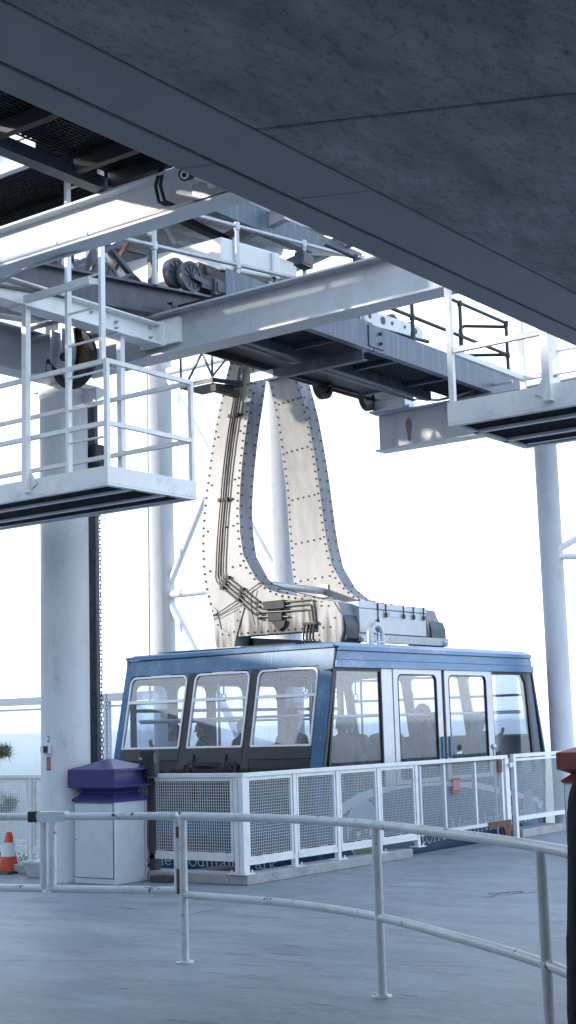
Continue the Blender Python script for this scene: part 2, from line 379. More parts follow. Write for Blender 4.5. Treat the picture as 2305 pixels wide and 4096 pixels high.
# ------------------------------------------------------------------ concrete canopy over the camera
def canopy():
    t = thing('canopy', 'dark stuccoed overhead canopy with smooth trim boards filling the top right', 'canopy', (4, 1, 3.9))
    YI, YG, YE = 3.127, 3.437, 3.592; K = -.47
    def slab(mb, xa, xb, y0, y1, z0, z1, g=.004):
        # board between two skewed joints
        X = lambda x, y: x + K * (y - YI)
        a = [(X(xa, y0) + g, y0, z0), (X(xb, y0) - g, y0, z0), (X(xb, y1) - g, y1, z0), (X(xa, y1) + g, y1, z0)]
        mb.hexa(a + [(p[0], p[1], z1) for p in a])
    xs = [-9, -1.2, 4.07, 9.2]
    for a, b in zip(xs, xs[1:]):
        for (ya, yb) in ((-9, -3.2), (-3.19, YI - .004)):
            mb = MB(); slab(mb, a, b, ya, yb, 3.9, 4.22); part('soffit_panel', mb, [STUCCO], t, bevel=.012)
    mb = MB(); mb.box(-9, 9.0, YI - .02, YE - .02, 3.94, 4.2); part('backing', mb, [DARK], t)
    for name, ya, yb, zz, js in (('inner_trim_board', YI, YG - .009, 3.898, [-9, -1.0, 1.6, 4.88, 9.2]), ('outer_trim_board', YG + .009, YE, 3.896, [-9, -.4, 4.37, 9.2])):
        for a, b in zip(js, js[1:]):
            mb = MB(); slab(mb, a, b, ya, yb, zz, zz + .05, .0015); part(name, mb, [TRIM], t, bevel=.005)
    mb = MB(); mb.box(-9, 9.0, YE - .03, YE - .005, 3.95, 4.45); part('fascia', mb, [TRIM], t)
canopy()

# ------------------------------------------------------------------ unseen blocks added out of view to shade the deck
def shade_blockers():
    t = thing('shade_blocker', 'unseen pale blocks added behind and left of the deck to shade it', 'light blocker', (-6, 12, 0))
    S = V3((-.751, .660, 0)); Nn = V3((.660, .751, 0))
    def blk(mb, t0, t1, n0, n1, z0, z1, m=0):
        P = [S * a + Nn * b for a, b in ((t0, n0), (t0, n1), (t1, n1), (t1, n0))]
        mb.hexa([(p.x, p.y, z0) for p in P] + [(p.x, p.y, z1) for p in P], m)
    mb = MB(); blk(mb, 13, 26, -16, 16.9, -4, 9.35); blk(mb, 13, 26, 16.9, 40, -4, 7.35)  # stepped heights set by where the shadow edges should fall
    part('wall', mb, [BLOCKER], t)  # unseen blocks added for shade
    mb = MB(); mb.box(-14, 7.0, 3.7, 9.0, 7.3, 7.7); part('sky_blocker', mb, [BLOCKER], t)  # slab added to keep sky light off the near deck
    mb = MB(); mb.box(-14, 9, -9.6, -9.2, 0, 4.6); mb.box(-14, -13.6, -9.1, 12, 0, 6.5); part('wall', mb, [BLOCKER], t)  # walls added to cut off sky light from behind
    mb = MB()
    for k in range(9): blk(mb, 12.9, 12.97, -14 + k * 3.4, -12.2 + k * 3.4, 1.2, 2.6)
    part('window', mb, [GLASS_DK], t)
    mb = MB()
    for k in range(14): blk(mb, 13.1, 13.2, 8.2 + k * .62, 8.3 + k * .62, 9.35, 9.95 + .25 * (k % 3 == 0))
    blk(mb, 13.1, 13.2, 7.5, 16.6, 10.0, 10.1)
    random.seed(3)
    for i in range(9):
        for k in range(5):
            if random.random() < .6: blk(mb, 13.21, 13.25, 11.6 + i * .42, 12.0 + i * .42, 10.55 + k * .36, 10.9 + k * .36)
    random.seed(7)
    part('dapple_screen', mb, [BLOCKER], t)  # railing and slats added to break the sunlight into soft patches
shade_blockers()

# ------------------------------------------------------------------ steelwork overhead
def ibeam_thing(name, label, ax, a0, a1, c, z0, z1, fw, m, loc, group=None):
    mb = MB(); mb.ibeam(ax, a0, a1, c, z0, z1, fw)
    return solo(name, mb, [m], loc, label, 'beam', group)
def steel():
    # big cross beam on the left column
    t = thing('steel_beam', 'deep pale grey cross beam running from the left column up behind the canopy', 'beam', (11.85, 9, 5.85))
    mb = MB(); mb.ibeam('Y', 3.0, 11.75, 11.85, 5.86, 6.35, .30, .022, .02, 0); part('girder', mb, [BEAM], t)
    mb = MB(); mb.box(11.78, 11.835, 10.2, 10.8, 5.99, 6.28); part('end_plate', mb, [WHITE], t)
    mb = MB(); mb.ibeam('X', 4.5, 12.1, 12.0, 5.78, 6.3, .28); solo('steel_beam', mb, [BEAM], (8, 12, 5.8), 'grey girder ending on the left column top, half hidden by the white bracket beam', 'beam')
    # small white beam carrying the left cage
    t = thing('bracket_beam', 'short white bolted bracket beam holding up the left hanging cage', 'beam', (10.5, 10.5, 6.1))
    mb = MB(); mb.ibeam('X', 6.5, 11.76, 10.55, 5.99, 6.24, .22, .016, .014); part('girder', mb, [WHITE], t)
    mb = MB(); mb.box(11.745, 11.775, 10.40, 10.68, 5.975, 6.255); part('end_plate', mb, [WHITE], t)
    mb = MB()
    for x, z in ((10.72, 6.16), (11.1, 6.13), (11.1, 6.06), (11.66, 6.18), (11.66, 6.07)):
        mb.tube((x, 10.56, z), (x, 10.515, z), .02, 6); mb.tube((x, 10.52, z), (x, 10.49, z), .011, 6)
    part('bolt', mb, [ALU_DULL], t)
    # bright upper beam with its conduit
    t = thing('steel_beam', 'bright sunlit upper I beam with a conduit along it, left of the canopy', 'beam', (9, 9, 6.3))
    mb = MB(); mb.ibeam('Y', 3.2, 17, 9.1, 6.13, 6.53, .24, .02, .016); part('girder', mb, [WHITE_CLEAN], t)
    mb = MB(); mb.path([(9.04, 7.5, 6.19), (9.04, 8.4, 6.20), (9.04, 17, 6.2)], .022, 10)
    for y in (7.9, 8.9, 9.3): mb.tube((9.04, y, 6.198), (9.04, y + .09, 6.198), .029, 10)
    part('conduit', mb, [WHITE_CLEAN], t)
    mb = MB(); mb.box(8.985, 9.02, 7.2, 7.6, 6.17, 6.32); part('junction_box', mb, [GALV], t)
    mb = MB(); mb.path([(9.02, 7.95, 6.62), (9.0, 7.98, 6.42), (9.02, 7.95, 6.27), (9.04, 7.85, 6.21)], .016, 8)
    mb.path([(9.02, 7.98, 6.62), (8.98, 8.02, 6.42), (9.0, 8.0, 6.27), (9.04, 7.9, 6.21)], .016, 8)
    part('cable', mb, [BLACKRUB], t)
    # drooping cable below that beam
    mb = MB(); mb.path([(9.1, 10.2, 6.02), (9.1, 9.9, 6.08), (9.1, 9.7, 6.10), (9.14, 9.3, 6.12), (9.2, 8.95, 6.16), (9.25, 8.75, 6.22), (9.28, 8.66, 6.32)], .013, 8)
    solo('cable', mb, [GALV], (9.1, 9.5, 6.1), 'grey cable drooping below the bright upper beam', 'cable')
    # track girders
    def inc(x): return .1 * (x - 11.7)
    t = thing('track_girder', 'dark blue grey track girder passing over the big cross beam on the left', 'girder', (11.7, 10.5, 6.4))
    mb = MB(); mb.ibeam('X', 5.0, 16.2, 10.6, 6.36, 6.70, .2)
    mb.v = [(x, y, z + inc(x)) for x, y, z in mb.v]; part('girder', mb, [GIRDER], t)
    mb = MB(); mb.ibeam('X', 5.0, 14.2, 11.3, 6.45, 6.62, .14); mb.v = [(x, y, z + inc(x)) for x, y, z in mb.v]; part('inner_rail', mb, [RUST], t)
    t = thing('track_girder', 'outer track girder with rain streaks running right to the far cross beam', 'girder', (16, 9.6, 6.4))
    mb = MB(); mb.channel('X', 11.9, 14.86, 9.6, 6.38, 6.74, .1); part('channel', mb, [OUTERG], t)
    mb = MB(); mb.channel('X', 14.88, 19.0, 9.6, 6.38, 6.72, .1); part('channel', mb, [OUTERG], t)
    mb = MB(); mb.box(14.75, 15.1, 9.583, 9.598, 6.42, 6.70)
    for x in (14.98, 15.02):
        pass
    for z in (6.49, 6.62): mb.tube((15.0, 9.59, z), (15.0, 9.55, z), .022, 6, 1)
    part('splice_plate', mb, [OUTERG, DARK], t)
    mb = MB()
    for k in range(30): mb.box(12.0 + k * .235, 12.02 + k * .235, 9.70, 10.40, 6.46, 6.49)
    for k in range(15): mb.box(12.0, 19.0, 9.71 + k * .048, 9.722 + k * .048, 6.45, 6.49)
    mb.box(12.0, 19.0, 9.70, 10.40, 6.494, 6.50)
    part('grating', mb, [GRATE], t)
    mb = MB(); mb.channel('X', 11.9, 17.6, 10.4, 6.32, 6.52, .08); mb.channel('X', 11.9, 17.6, 10.72, 6.36, 6.56, .08, sgn=-1)
    for x in (13.0, 14.2, 15.6, 16.9): mb.box(x, x + .06, 9.7, 10.4, 6.40, 6.45)
    part('inner_channel', mb, [GIRDER], t)
    mb = MB()
    for k in range(9): mb.tube((12.6 + k * .6, 10.39, 6.44), (12.6 + k * .6, 10.35, 6.44), .022, 6)
    part('bolt', mb, [DARK], t)
    mb = MB(); mb.box(11.9, 17.7, 10.75, 11.59, 6.62, 6.66); part('deck_plate', mb, [DARK], t)
    t = thing('track_girder', 'dark deep girder with round holes and hanging rollers above the cable car arms', 'girder', (15, 12, 6.5))
    mb = MB()
    P = [(11.9, 6.50), (12.4, 6.50), (19.0, 6.62), (19.0, 6.96), (11.9, 6.90)]
    mb.prism(P, 'Y', 11.6, 11.64); mb.prism([(x, max(z, 6.74)) for x, z in P], 'Y', 12.1, 12.14); mb.box(12.0, 18.9, 11.58, 12.16, 6.905, 6.94)
    part('side_plate', mb, [DARK], t)
    for x, z in ((16.7, 6.60), (17.9, 6.62)):
        mb = MB(); mb.disc((x, 11.70, z), 'Y', .20, .1, 0, 24, .13); mb.disc((x, 11.70, z), 'Y', .13, .05, 0, 24); mb.tube((x, 11.55, z), (x, 11.75, z), .04, 10)
        part('roller', mb, [BLACKRUB], t)
    for x, z in ((16.15, 6.74), (17.35, 6.76), (18.5, 6.78)):
        mb = MB(); mb.disc((x, 11.592, z), 'Y', .04, .01, 0, 14); part('hole', mb, [WHITE_CLEAN], t)
    # cross channel under the track
    mb = MB(); mb.channel('Y', 9.53, 10.94, 14.5, 6.18, 6.31, .1); solo('cross_channel', mb, [GIRDER], (14.5, 10.4, 6.2), 'dark cross channel hung below the track girders', 'beam')
    mb = MB(); mb.channel('Y', 10.95, 11.32, 14.5, 6.2, 6.31, .1); solo('cross_channel', mb, [ALU_DULL], (14.5, 11.1, 6.2), 'cross channel end coloured lighter as if sunlit, beside the top of the left hanger arm', 'beam')  # same channel; the paler metal paints sunlight onto its end
    # far cross beam with bearing
    t = thing('steel_beam', 'far pale cross beam with a rust stain, its end above the cabin roof', 'beam', (18.1, 10, 6))
    mb = MB(); mb.ibeam('Y', 2.0, 11.66, 18.13, 5.79, 6.38, .28, .025, .02); part('girder', mb, [BEAM], t)
    mb = MB(); mb.box(17.95, 18.32, 11.0, 11.72, 6.383, 6.42); mb.box(18.0, 18.28, 11.1, 11.68, 6.423, 6.55); part('bearing', mb, [ALU_DULL], t)
    mb = MB(); mb.prism([(11.12 + .05 * math.cos(a) * (1 + .3 * math.sin(3 * a)), 6.08 + .19 * math.sin(a)) for a in [k * math.pi / 9 for k in range(18)]], 'X', 18.116, 18.1185); part('rust_stain', mb, [STAIN], t)
    mb = MB(); mb.path([(17.9, 10.85, 6.62), (17.88, 10.8, 6.46), (17.95, 10.5, 6.40), (18.0, 10.2, 6.42), (18.05, 9.8, 6.50), (18.05, 9.3, 6.50)], .022, 10); part('flexible_conduit', mb, [GALV], t)
steel()

def railing_run():
    # pipe handrail on the track girders, inclined part and level part
    def z0(x): return 6.69 + .1 * (x - 11.7)
    t = thing('pipe_handrail', 'grey pipe handrail climbing along the track girder above the big cross beam', 'handrail', (13, 10.5, 6.8))
    for x in (11.72, 13.25, 14.66, 16.05):
        mb = MB(); mb.tube((x, 10.5, z0(x)), (x, 10.5, z0(x) + .98), .028, 10)
        mb.tube((x, 10.5, z0(x)), (x, 10.5, z0(x) + .16), .037, 10)
        for h in (.47, .97): mb.tube((x, 10.5, z0(x) + h - .05), (x, 10.5, z0(x) + h + .045), .040, 10)
        part('post', mb, [GALV], t)
    for h in (.47, .97):
        mb = MB(); mb.tube((10.2, 10.5, z0(10.2) + h), (17.0, 10.5, z0(17.0) + h), .026, 10); part('rail', mb, [GALV], t)
    t = thing('pipe_handrail', 'dark pipe handrail with a looped end on the outer track girder, right', 'handrail', (16, 9.6, 6.7))
    for x in (14.6, 15.93, 17.24, 18.62):
        mb = MB(); mb.tube((x, 9.65, 6.70), (x, 9.65, 7.57), .026, 10); mb.tube((x, 9.65, 6.70), (x, 9.65, 6.85), .034, 10)
        for h in (7.07, 7.56): mb.tube((x, 9.65, h - .045), (x, 9.65, h + .03), .037, 10)
        part('post', mb, [DARK], t)
    for h in (7.07, 7.56):
        mb = MB(); mb.tube((13.9, 9.65, h), (18.62, 9.65, h), .025, 10); part('rail', mb, [DARK], t)
    mb = MB(); mb.path([(18.62, 9.65, 7.5), (18.15, 10.1, 7.5), (18.1, 10.15, 7.45), (18.1, 10.15, 6.7)], .025, 10); mb.tube((18.62, 9.65, 7.07), (18.1, 10.15, 7.05), .025, 10); part('end_loop', mb, [DARK], t)
railing_run()

def walkway():
    t = thing('overhead_walkway', 'black mesh floored walkway high at the upper left beside the canopy', 'walkway', (6, 8.5, 6.55))
    mb = MB(); mb.channel('X', -2, 9.2, 8.62, 6.54, 6.66, .14); part('long_channel', mb, [GIRDER], t)
    for x in (7.6, 8.55, 8.98):
        mb = MB(); mb.channel('Y', 5.0, 8.6, x, 6.57, 6.70, .07); part('cross_channel', mb, [DARK], t)

    def mesh(y0, y1):
        mb = MB(); k = 0
        y = y0
        while y < y1:
            mb.hexa([(2, y, 6.70), (9.2, y, 6.70), (9.2, y + .012, 6.70), (2, y + .012, 6.70), (2, y + .022, 6.728), (9.2, y + .022, 6.728), (9.2, y + .03, 6.728), (2, y + .03, 6.728)]); y += .045
        x = 2.
        while x < 9.2: mb.box(x, x + .010, y0, y1, 6.705, 6.724); x += .06
        part('mesh_floor', mb, [GRATE], t)
    mesh(5.0, 8.62)
    mb = MB(); mb.box(2, 9.2, 5.0, 8.66, 6.76, 6.78); part('sky_blocking_sheet', mb, [DARK], t)  # sheet added to stop the sky shining through the mesh
    t = thing('overhead_walkway', 'second black mesh walkway at the left edge, behind the bright upper beam', 'walkway', (9.7, 10.8, 7.2))
    mb = MB(); y = 9.0
    while y < 12.6: mb.hexa([(9.0, y, 7.30), (10.26, y, 7.30), (10.26, y + .012, 7.30), (9.0, y + .012, 7.30), (9.0, y + .022, 7.328), (10.26, y + .022, 7.328), (10.26, y + .03, 7.328), (9.0, y + .03, 7.328)]); y += .045
    x = 9.0
    while x < 10.26: mb.box(x, x + .010, 9.0, 12.6, 7.305, 7.324); x += .06
    part('mesh_floor', mb, [GRATE], t)
    mb = MB(); mb.box(9.0, 10.26, 9.0, 12.6, 7.34, 7.36); part('sky_blocking_sheet', mb, [DARK], t)  # added like the other sheet, blocks sky behind the mesh
    mb = MB(); mb.channel('Y', 9.0, 12.6, 10.22, 7.16, 7.31, .09); part('edge_channel', mb, [DARK], t)
    mb = MB(); mb.channel('Y', 9.5, 12.6, 8.93, 7.03, 7.29, .07); part('edge_channel', mb, [WHITE_CLEAN], t)
walkway()

def roof():
    XA, XB, YA, YZ = 13.0, 16.6, 10.9, 15.8
    def zr(x, y): return 8.80 - .15 * (y - 11.3) + .1 * (x - 16)
    t = thing('canopy_roof', 'corrugated pale roof sheeting above the machinery in the upper middle', 'roof', (14, 12, 8.6))
    prof = []; y = YA
    while y < YZ:
        prof += [(y, 0), (y + .10, 0), (y + .14, .08), (y + .24, .08), (y + .28, 0)]; y += .28
    n = len(prof); pts = [(x, q, zr(x, q) + d) for x in (XA, XB) for q, d in prof]
    mb = MB(); mb.add(pts, [(i, i + 1, n + i + 1, n + i) for i in range(n - 1)]); mb.add([(x, y, z + .012) for x, y, z in pts], [(i, i + 1, n + i + 1, n + i) for i in range(n - 1)])
    part('sheeting', mb, [ROOFSH], t)
    for y in (11.2, 13.2, 15.4):
        mb = MB(); mb.bar((XA, y, zr(XA, y) - .09), (XB, y, zr(XB, y) - .09), .1, .15); part('purlin', mb, [GALV], t)
    for x in (16.5, 14.7, 13.1):
        mb = MB(); mb.bar((x, YA - .1, zr(x, YA) - .26), (x, YZ, zr(x, YZ) - .26), .12, .2); part('rafter', mb, [GALV], t)
    mb = MB(); mb.prism([(12.9, 8.33), (13.3, 8.22), (15.65, 8.22), (16.9, 8.50), (16.9, 8.53), (13.0, 8.55)], 'Y', 11.05, 11.2)
    solo('tapered_beam', mb, [OUTERG], (14.5, 11.1, 8.3), 'dark tapered beam slanting below the corrugated roof', 'beam')
roof()

def braces():
    spec = [((11.95, 11.6, 7.62), (12.85, 11.6, 7.02), .07, GIRDER, 'dark diagonal brace falling to the right among the upper machinery'),
            ((12.80, 11.5, 7.99), (12.80, 11.5, 6.7), .11, GIRDER, 'thick grey upright between the roof and the left track girder'),
            ((12.72, 11.7, 7.95), (12.1, 11.7, 6.95), .07, RUST, 'rusty diagonal brace crossing the dark one'),
            ((12.2, 11.8, 7.5), (12.95, 11.8, 6.95), .08, ROOFSH, 'short pale brace behind the rusty brace'),
            ((10.85, 11.2, 7.7), (10.85, 11.2, 6.6), .10, GIRDER, 'grey upright behind the left ladder'),
            ((11.4, 11.2, 7.9), (11.4, 11.2, 6.6), .10, GIRDER, 'blue grey upright right of the ladder, under the bright beam'),
            ((10.5, 11.4, 8.0), (11.3, 11.4, 6.9), .09, ROOFSH, 'pale slanting strut behind the ladder rails'),
            ((11.5, 11.7, 7.1), (12.9, 11.3, 8.0), .08, GIRDER, 'dark diagonal brace rising to the right under the bright beam'),
            ((10.2, 12.5, 8.0), (10.2, 12.5, 6.4), .14, ROOFSH, 'pale post at the far left behind the bright beam'),
            ((13.35, 12.2, 8.9), (14.05, 12.2, 8.2), .06, ROOFSH, 'thin pale strut hanging from the corrugated roof'),
            ((12.3, 11.8, 8.42), (15.2, 11.8, 8.28), .12, DARK, 'black angle bar lying below the corrugated roof'),
            ((9.6, 12.0, 7.4), (12.4, 12.0, 8.3), .12, GIRDER, 'long dark rising brace behind the walkway mesh')]
    spec += [((10.3, 12.6, 7.9), (12.0, 12.6, 7.0), .09, GIRDER, 'dark blue brace falling right behind the ladder, below the bright beam'),
             ((10.6, 12.8, 7.0), (12.2, 12.8, 8.1), .08, GALV, 'galvanised brace rising right behind the ladder, below the bright beam'),
             ((12.15, 12.3, 8.2), (12.15, 12.3, 6.8), .09, DARK, 'black upright in the middle of the upper bracing'),
             ((10.55, 12.2, 8.1), (10.55, 12.2, 6.7), .12, WHITE_CLEAN, 'white upright behind the ladder top'),
             ((11.9, 12.0, 7.9), (13.1, 12.0, 7.15), .06, ROOFSH, 'thin pale brace above the rusty brace'),
             ((9.8, 13.2, 7.6), (13.0, 13.2, 7.9), .16, GIRDER, 'long level blue grey member behind the upper bracing'),
             ((9.8, 13.4, 8.5), (13.0, 13.4, 8.7), .14, DARK, 'long level black member under the roof at the left')]
    for a, b, w, m, lab in spec:
        mb = MB(); mb.bar(a, b, w, w * .7); solo('steel_brace', mb, [m], a, lab, 'brace', 'braces among the overhead machinery')
braces()

def machinery():
    # white machine housing
    t = thing('machine_housing', 'white sheet metal machine housing above the big cross beam', 'housing', (14, 11.6, 7.4))
    mb = MB(); mb.hexa([(13.5, 10.95, 7.42), (14.75, 10.95, 7.58), (14.75, 12.9, 7.7), (13.5, 12.9, 7.5), (13.5, 10.95, 7.86), (14.75, 10.95, 7.95), (14.75, 12.9, 8.0), (13.5, 12.9, 7.9)]); part('housing', mb, [WHITE_CLEAN], t, bevel=.03)
    for x in (13.75, 14.55):
        mb = MB(); mb.bar((x, 10.935, 7.46), (x, 10.935, 7.9), .03, .05); part('strap', mb, [ALU_DULL], t)
        mb = MB(); mb.tube((x, 10.92, 7.42), (x, 10.92, 7.54), .022, 8); mb.ball((x, 10.92, 7.55), .03); part('latch', mb, [DARK], t)
    mb = MB(); mb.box(14.95, 15.6, 11.3, 11.9, 7.62, 8.1); solo('cabinet', mb, [WHITE_CLEAN], (15.2, 11.5, 7.6), 'white cabinet behind the machine housing', 'cabinet', bevel=.02)
    mb = MB(); mb.lathe([(.09, 0), (.09, .16), (.12, .17), (.12, .21), (.02, .22)], (14.9, 11.0, 7.45), 14); solo('vent_cap', mb, [WHITE_CLEAN], (14.9, 11, 7.45), 'small white capped vent right of the machine housing', 'vent')
    # flood light on the rail
    t = thing('flood_light', 'small grey flood light on the inclined handrail', 'lamp', (14.55, 10.45, 7.7))
    mb = MB(); mb.prism([(14.42, 7.60), (14.66, 7.58), (14.68, 7.74), (14.46, 7.80)], 'Y', 10.36, 10.5); part('body', mb, [GIRDER], t, bevel=.015)
    mb = MB(); mb.box(14.45, 14.62, 10.352, 10.358, 7.62, 7.74); part('lens', mb, [LENSM], t)
    # sheave truck
    def truck(name, label, cx, y, z, wheels, r, group):
        t = thing(name, label, 'wheel truck', (cx, y, z), group)
        for dx, dz, dy in wheels:
            mb = MB(); c = (cx + dx, y + dy, z + dz)
            mb.disc(c, 'Y', r, .035, 0, 28, r * .82); mb.disc((c[0], c[1] + .05, c[2]), 'Y', r * .97, .05, 0, 28, r * .55); mb.disc(c, 'Y', r * .83, .014, 0, 28); mb.tube((c[0], c[1] - .04, c[2]), (c[0], c[1] + .1, c[2]), r * .2, 10)
            for k in range(10):
                a = 2 * math.pi * k / 10
                mb.bar((c[0] + r * .25 * math.cos(a), c[1] - .012, c[2] + r * .25 * math.sin(a)), (c[0] + r * .8 * math.cos(a), c[1] - .012, c[2] + r * .8 * math.sin(a)), .014, .016, 0, (0, 1, 0))
            part('wheel', mb, [GIRDER], t)
        return t
    t = truck('cable_truck', 'large spoked rope wheel with its bolted truck frame, upper middle', 12.62, 10.72, 7.06, [(0, 0, 0), (-.1, .05, .14)], .19, None)
    mb = MB(); mb.box(12.75, 13.0, 10.66, 10.70, 6.95, 7.06); mb.box(12.95, 13.45, 10.62, 10.68, 6.90, 7.10); mb.box(12.98, 13.42, 10.60, 10.625, 6.94, 7.06)
    mb.bar((12.6, 10.67, 7.05), (12.95, 10.67, 7.0), .03, .06); mb.box(12.98, 13.2, 10.60, 10.66, 6.80, 6.90); mb.bar((13.3, 10.6, 6.9), (13.55, 10.6, 7.1), .03, .05)
    for k in range(3): mb.tube((13.03 + .07 * k, 10.60, 6.84), (13.03 + .07 * k, 10.585, 6.84), .018, 6)
    mb.box(13.4, 14.3, 10.66, 10.75, 6.92, 7.05)
    part('frame', mb, [GIRDER], t)
    mb = MB(); mb.tube((12.9, 10.78, 7.22), (13.35, 10.9, 7.26), .07, 12); mb.box(12.8, 13.6, 10.75, 11.1, 7.08, 7.3); part('motor', mb, [BLACKRUB], t)
    truck('cable_truck', 'small spoked wheel half hidden under the machine housing', 14.2, 10.8, 7.28, [(0, 0, 0), (.2, .02, .03)], .12, None)
    truck('cable_truck', 'dark rope wheels behind the ladder at the left', 11.55, 11.1, 6.85, [(0, 0, 0), (.55, .02, .1)], .2, None)
    t = truck('cable_truck', 'row of four spoked wheels on a riveted truck frame above the outer girder', 17.2, 10.95, 7.52, [(-.75, -.02, .02), (-.15, .06, .05), (.4, .08, .06), (.9, .06, .06)], .15, None)
    mb = MB(); mb.prism([(16.3, 7.40), (16.5, 7.58), (17.0, 7.60), (18.1, 7.64), (18.22, 7.58), (18.22, 7.46), (17.5, 7.42), (16.9, 7.38)], 'Y', 10.86, 10.89)
    part('frame', mb, [ALU_DULL], t)
    mb = MB()
    for x, z, r in ((16.75, 7.5, .035), (17.1, 7.51, .06), (17.35, 7.52, .03), (17.7, 7.54, .025), (18.0, 7.54, .045)): mb.disc((x, 10.858, z), 'Y', r, .01, 0, 16)
    part('hub_hole', mb, [BLACKRUB], t)
    mb = MB(); mb.tube((15.5, 11.0, 7.34), (18.6, 11.0, 7.52), .03, 10); solo('haul_rope', mb, [DARK], (17, 11, 7.4), 'dark rope under the row of spoked wheels', 'rope')
machinery()

# ------------------------------------------------------------------ hanging cages
def cage(kind):
    if kind == 'L':
        t = thing('hanging_cage', 'white railed maintenance cage with mesh floor hanging at the left, ladder inside', 'cage', (10.4, 10.2, 4.02))
        Y0, Y1, sg = 9.42, 12.4, 1
    else:
        t = thing('hanging_cage', 'white railed maintenance cage hanging at the right below the canopy edge', 'cage', (10.4, 4.8, 4.02))
        Y0, Y1, sg = 5.62, 2.6, -1
    X0, X1 = 9.79, 11.09
    ya, yb = min(Y0, Y1), max(Y0, Y1)
    mb = MB(); mb.box(X0 - .013, X0 - .002, ya - .013, yb, 4.03, 4.20) if sg > 0 else mb.box(X0 - .013, X0 - .002, ya, yb + .013, 4.03, 4.20); part('toe_board', mb, [WHITE], t)
    mb = MB(); mb.box(X1 + .002, X1 + .013, ya, yb, 4.03, 4.20); part('toe_board', mb, [WHITE], t)
    yy = Y0 - .013 if sg > 0 else Y0 + .002
    mb = MB(); mb.box(X0 - .001, X1 + .001, yy, yy + .011, 4.03, 4.20); part('toe_board', mb, [WHITE], t)
    mb = MB(); mb.box(X0 - .012, X1 + .012, ya - .012, yb, 4.005, 4.028) if False else None
    e = .012
    mb.box(X0 - e, X0 + .05, ya - e, yb + e, 4.008, 4.028); mb.box(X1 - .05, X1 + e, ya - e, yb + e, 4.008, 4.028); yk = Y0 - e if sg > 0 else Y0 - .05
    mb.box(X0 + .051, X1 - .051, yk, yk + .05 + e, 4.008, 4.028)
    mb.box(10.15, 10.21, ya, yb, 4.008, 4.03); mb.box(10.65, 10.71, ya, yb, 4.008, 4.03)
    part('floor_frame', mb, [WHITE], t)
    mb = MB(); x = X0 + .06
    while x < X1 - .05: mb.hexa([(x, ya, 4.032), (x + .010, ya, 4.032), (x + .010, yb, 4.032), (x, yb, 4.032), (x + .018, ya, 4.055), (x + .026, ya, 4.055), (x + .026, yb, 4.055), (x + .018, yb, 4.055)]); x += .04
    y = ya
    while y < yb: mb.box(X0 + .05, X1 - .05, y, y + .010, 4.036, 4.052); y += .05
    mb.box(X0 + .05, X1 - .05, ya, yb, 4.075, 4.08)
    part('mesh_floor', mb, [GRATE], t)
    s = .045
    yc = Y0 + sg * s / 2
    for x in (X0 + s / 2, X1 - s / 2):
        mb = MB(); mb.box(x - s / 2, x + s / 2, yc - s / 2, yc + s / 2, 4.03, 5.27); part('post', mb, [WHITE], t)
    for z in (4.63, 5.25):
        mb = MB(); mb.bar((X0 + s, yc, z), (X1 - s, yc, z), .04, .045); part('rail', mb, [WHITE], t)
    for x in (X0 + s / 2, X1 - s / 2):
        for z in (4.63, 5.25):
            mb = MB(); mb.bar((x, yc + sg * .03, z), (x, Y1, z), .04, .045); part('rail', mb, [WHITE], t)
    # hanger posts to the bracket beam
    yh = 10.5 if kind == 'L' else 4.72
    for x, z0 in ((X0 - .048, 4.06), (X1 + .048, 4.06)):
        mb = MB(); mb.box(x - .033, x + .033, yh - .033, yh + .033, z0, 5.985); mb.box(x - .10, x + .10, yh - .10, yh + .14, 5.970, 5.986); part('hanger_post', mb, [WHITE], t)
    mb = MB(); x = X0 - .024; mb.prism([(yh - sg * .04, 4.09), (yh - sg * .13, 4.14), (yh - sg * .04, 4.28)], 'X', x - .004, x + .004); part('gusset', mb, [WHITE], t)
    # ladder
    y1, y2 = (9.50, 9.97) if kind == 'L' else (5.30, 4.86)
    top = 7.28 if kind == 'L' else 6.6
    xl = X0 + .03 if kind == 'L' else X1 + .03
    zb = 4.2
    for y in (y1, y2):
        mb = MB(); mb.box(xl - .03, xl + .03, y - .018, y + .018, zb if y == y2 else 5.27 if kind == 'L' else zb, top); part('ladder_rail', mb, [WHITE], t)
    z = 4.5
    k = 0
    while z < top - .1:
        mb = MB(); mb.tube((xl, y1, z), (xl, y2, z), .013, 8); part('rung', mb, [WHITE], t); z += .33
    if kind == 'L':
        mb = MB(); mb.channel('Y', 9.56, 10.50, X0 - .09, 6.03, 6.10, .06); part('stay', mb, [WHITE], t)
        mb = MB(); mb.bar((X0 - .06, 9.58, 6.065), (X0 + .03, 9.52, 6.065), .02, .06); part('stay', mb, [WHITE], t)
    return t
cage('L'); cage('R')

# ------------------------------------------------------------------ columns and bracing
def columns():
    t = thing('column', 'thick pale round column with the number two on it, left', 'column', (11.85, 12.12, 0))
    mb = MB(); mb.lathe([(.285, 0), (.285, 5.66), (.30, 5.66), (.30, 5.72)], (11.85, 12.12, 0), 48); part('shaft', mb, [COLUMN], t)
    mb = MB(); mb.box(11.6, 12.1, 11.75, 12.4, 5.72, 5.775); mb.prism([(11.9, 5.55), (12.1, 5.68), (12.1, 5.72), (11.9, 5.72)], 'Y', 11.62, 11.85); part('cap_plate', mb, [WHITE], t)
    # writing on the column
    return t
colL = columns()
def column2(x, y, r, z1, label, group=None, z0=0.):
    t = thing('column', label, 'column', (x, y, z0)); mb = MB(); mb.lathe([(r, 0), (r, z1 - z0 - .06), (r * 1.12, z1 - z0 - .06), (r * 1.12, z1 - z0)], (x, y, z0), 40); part('shaft', mb, [COLUMN], t); return t
column2(20.15, 9.87, .178, 6.1, 'pale round column at the right between the last mesh panel and the red lidded bin')
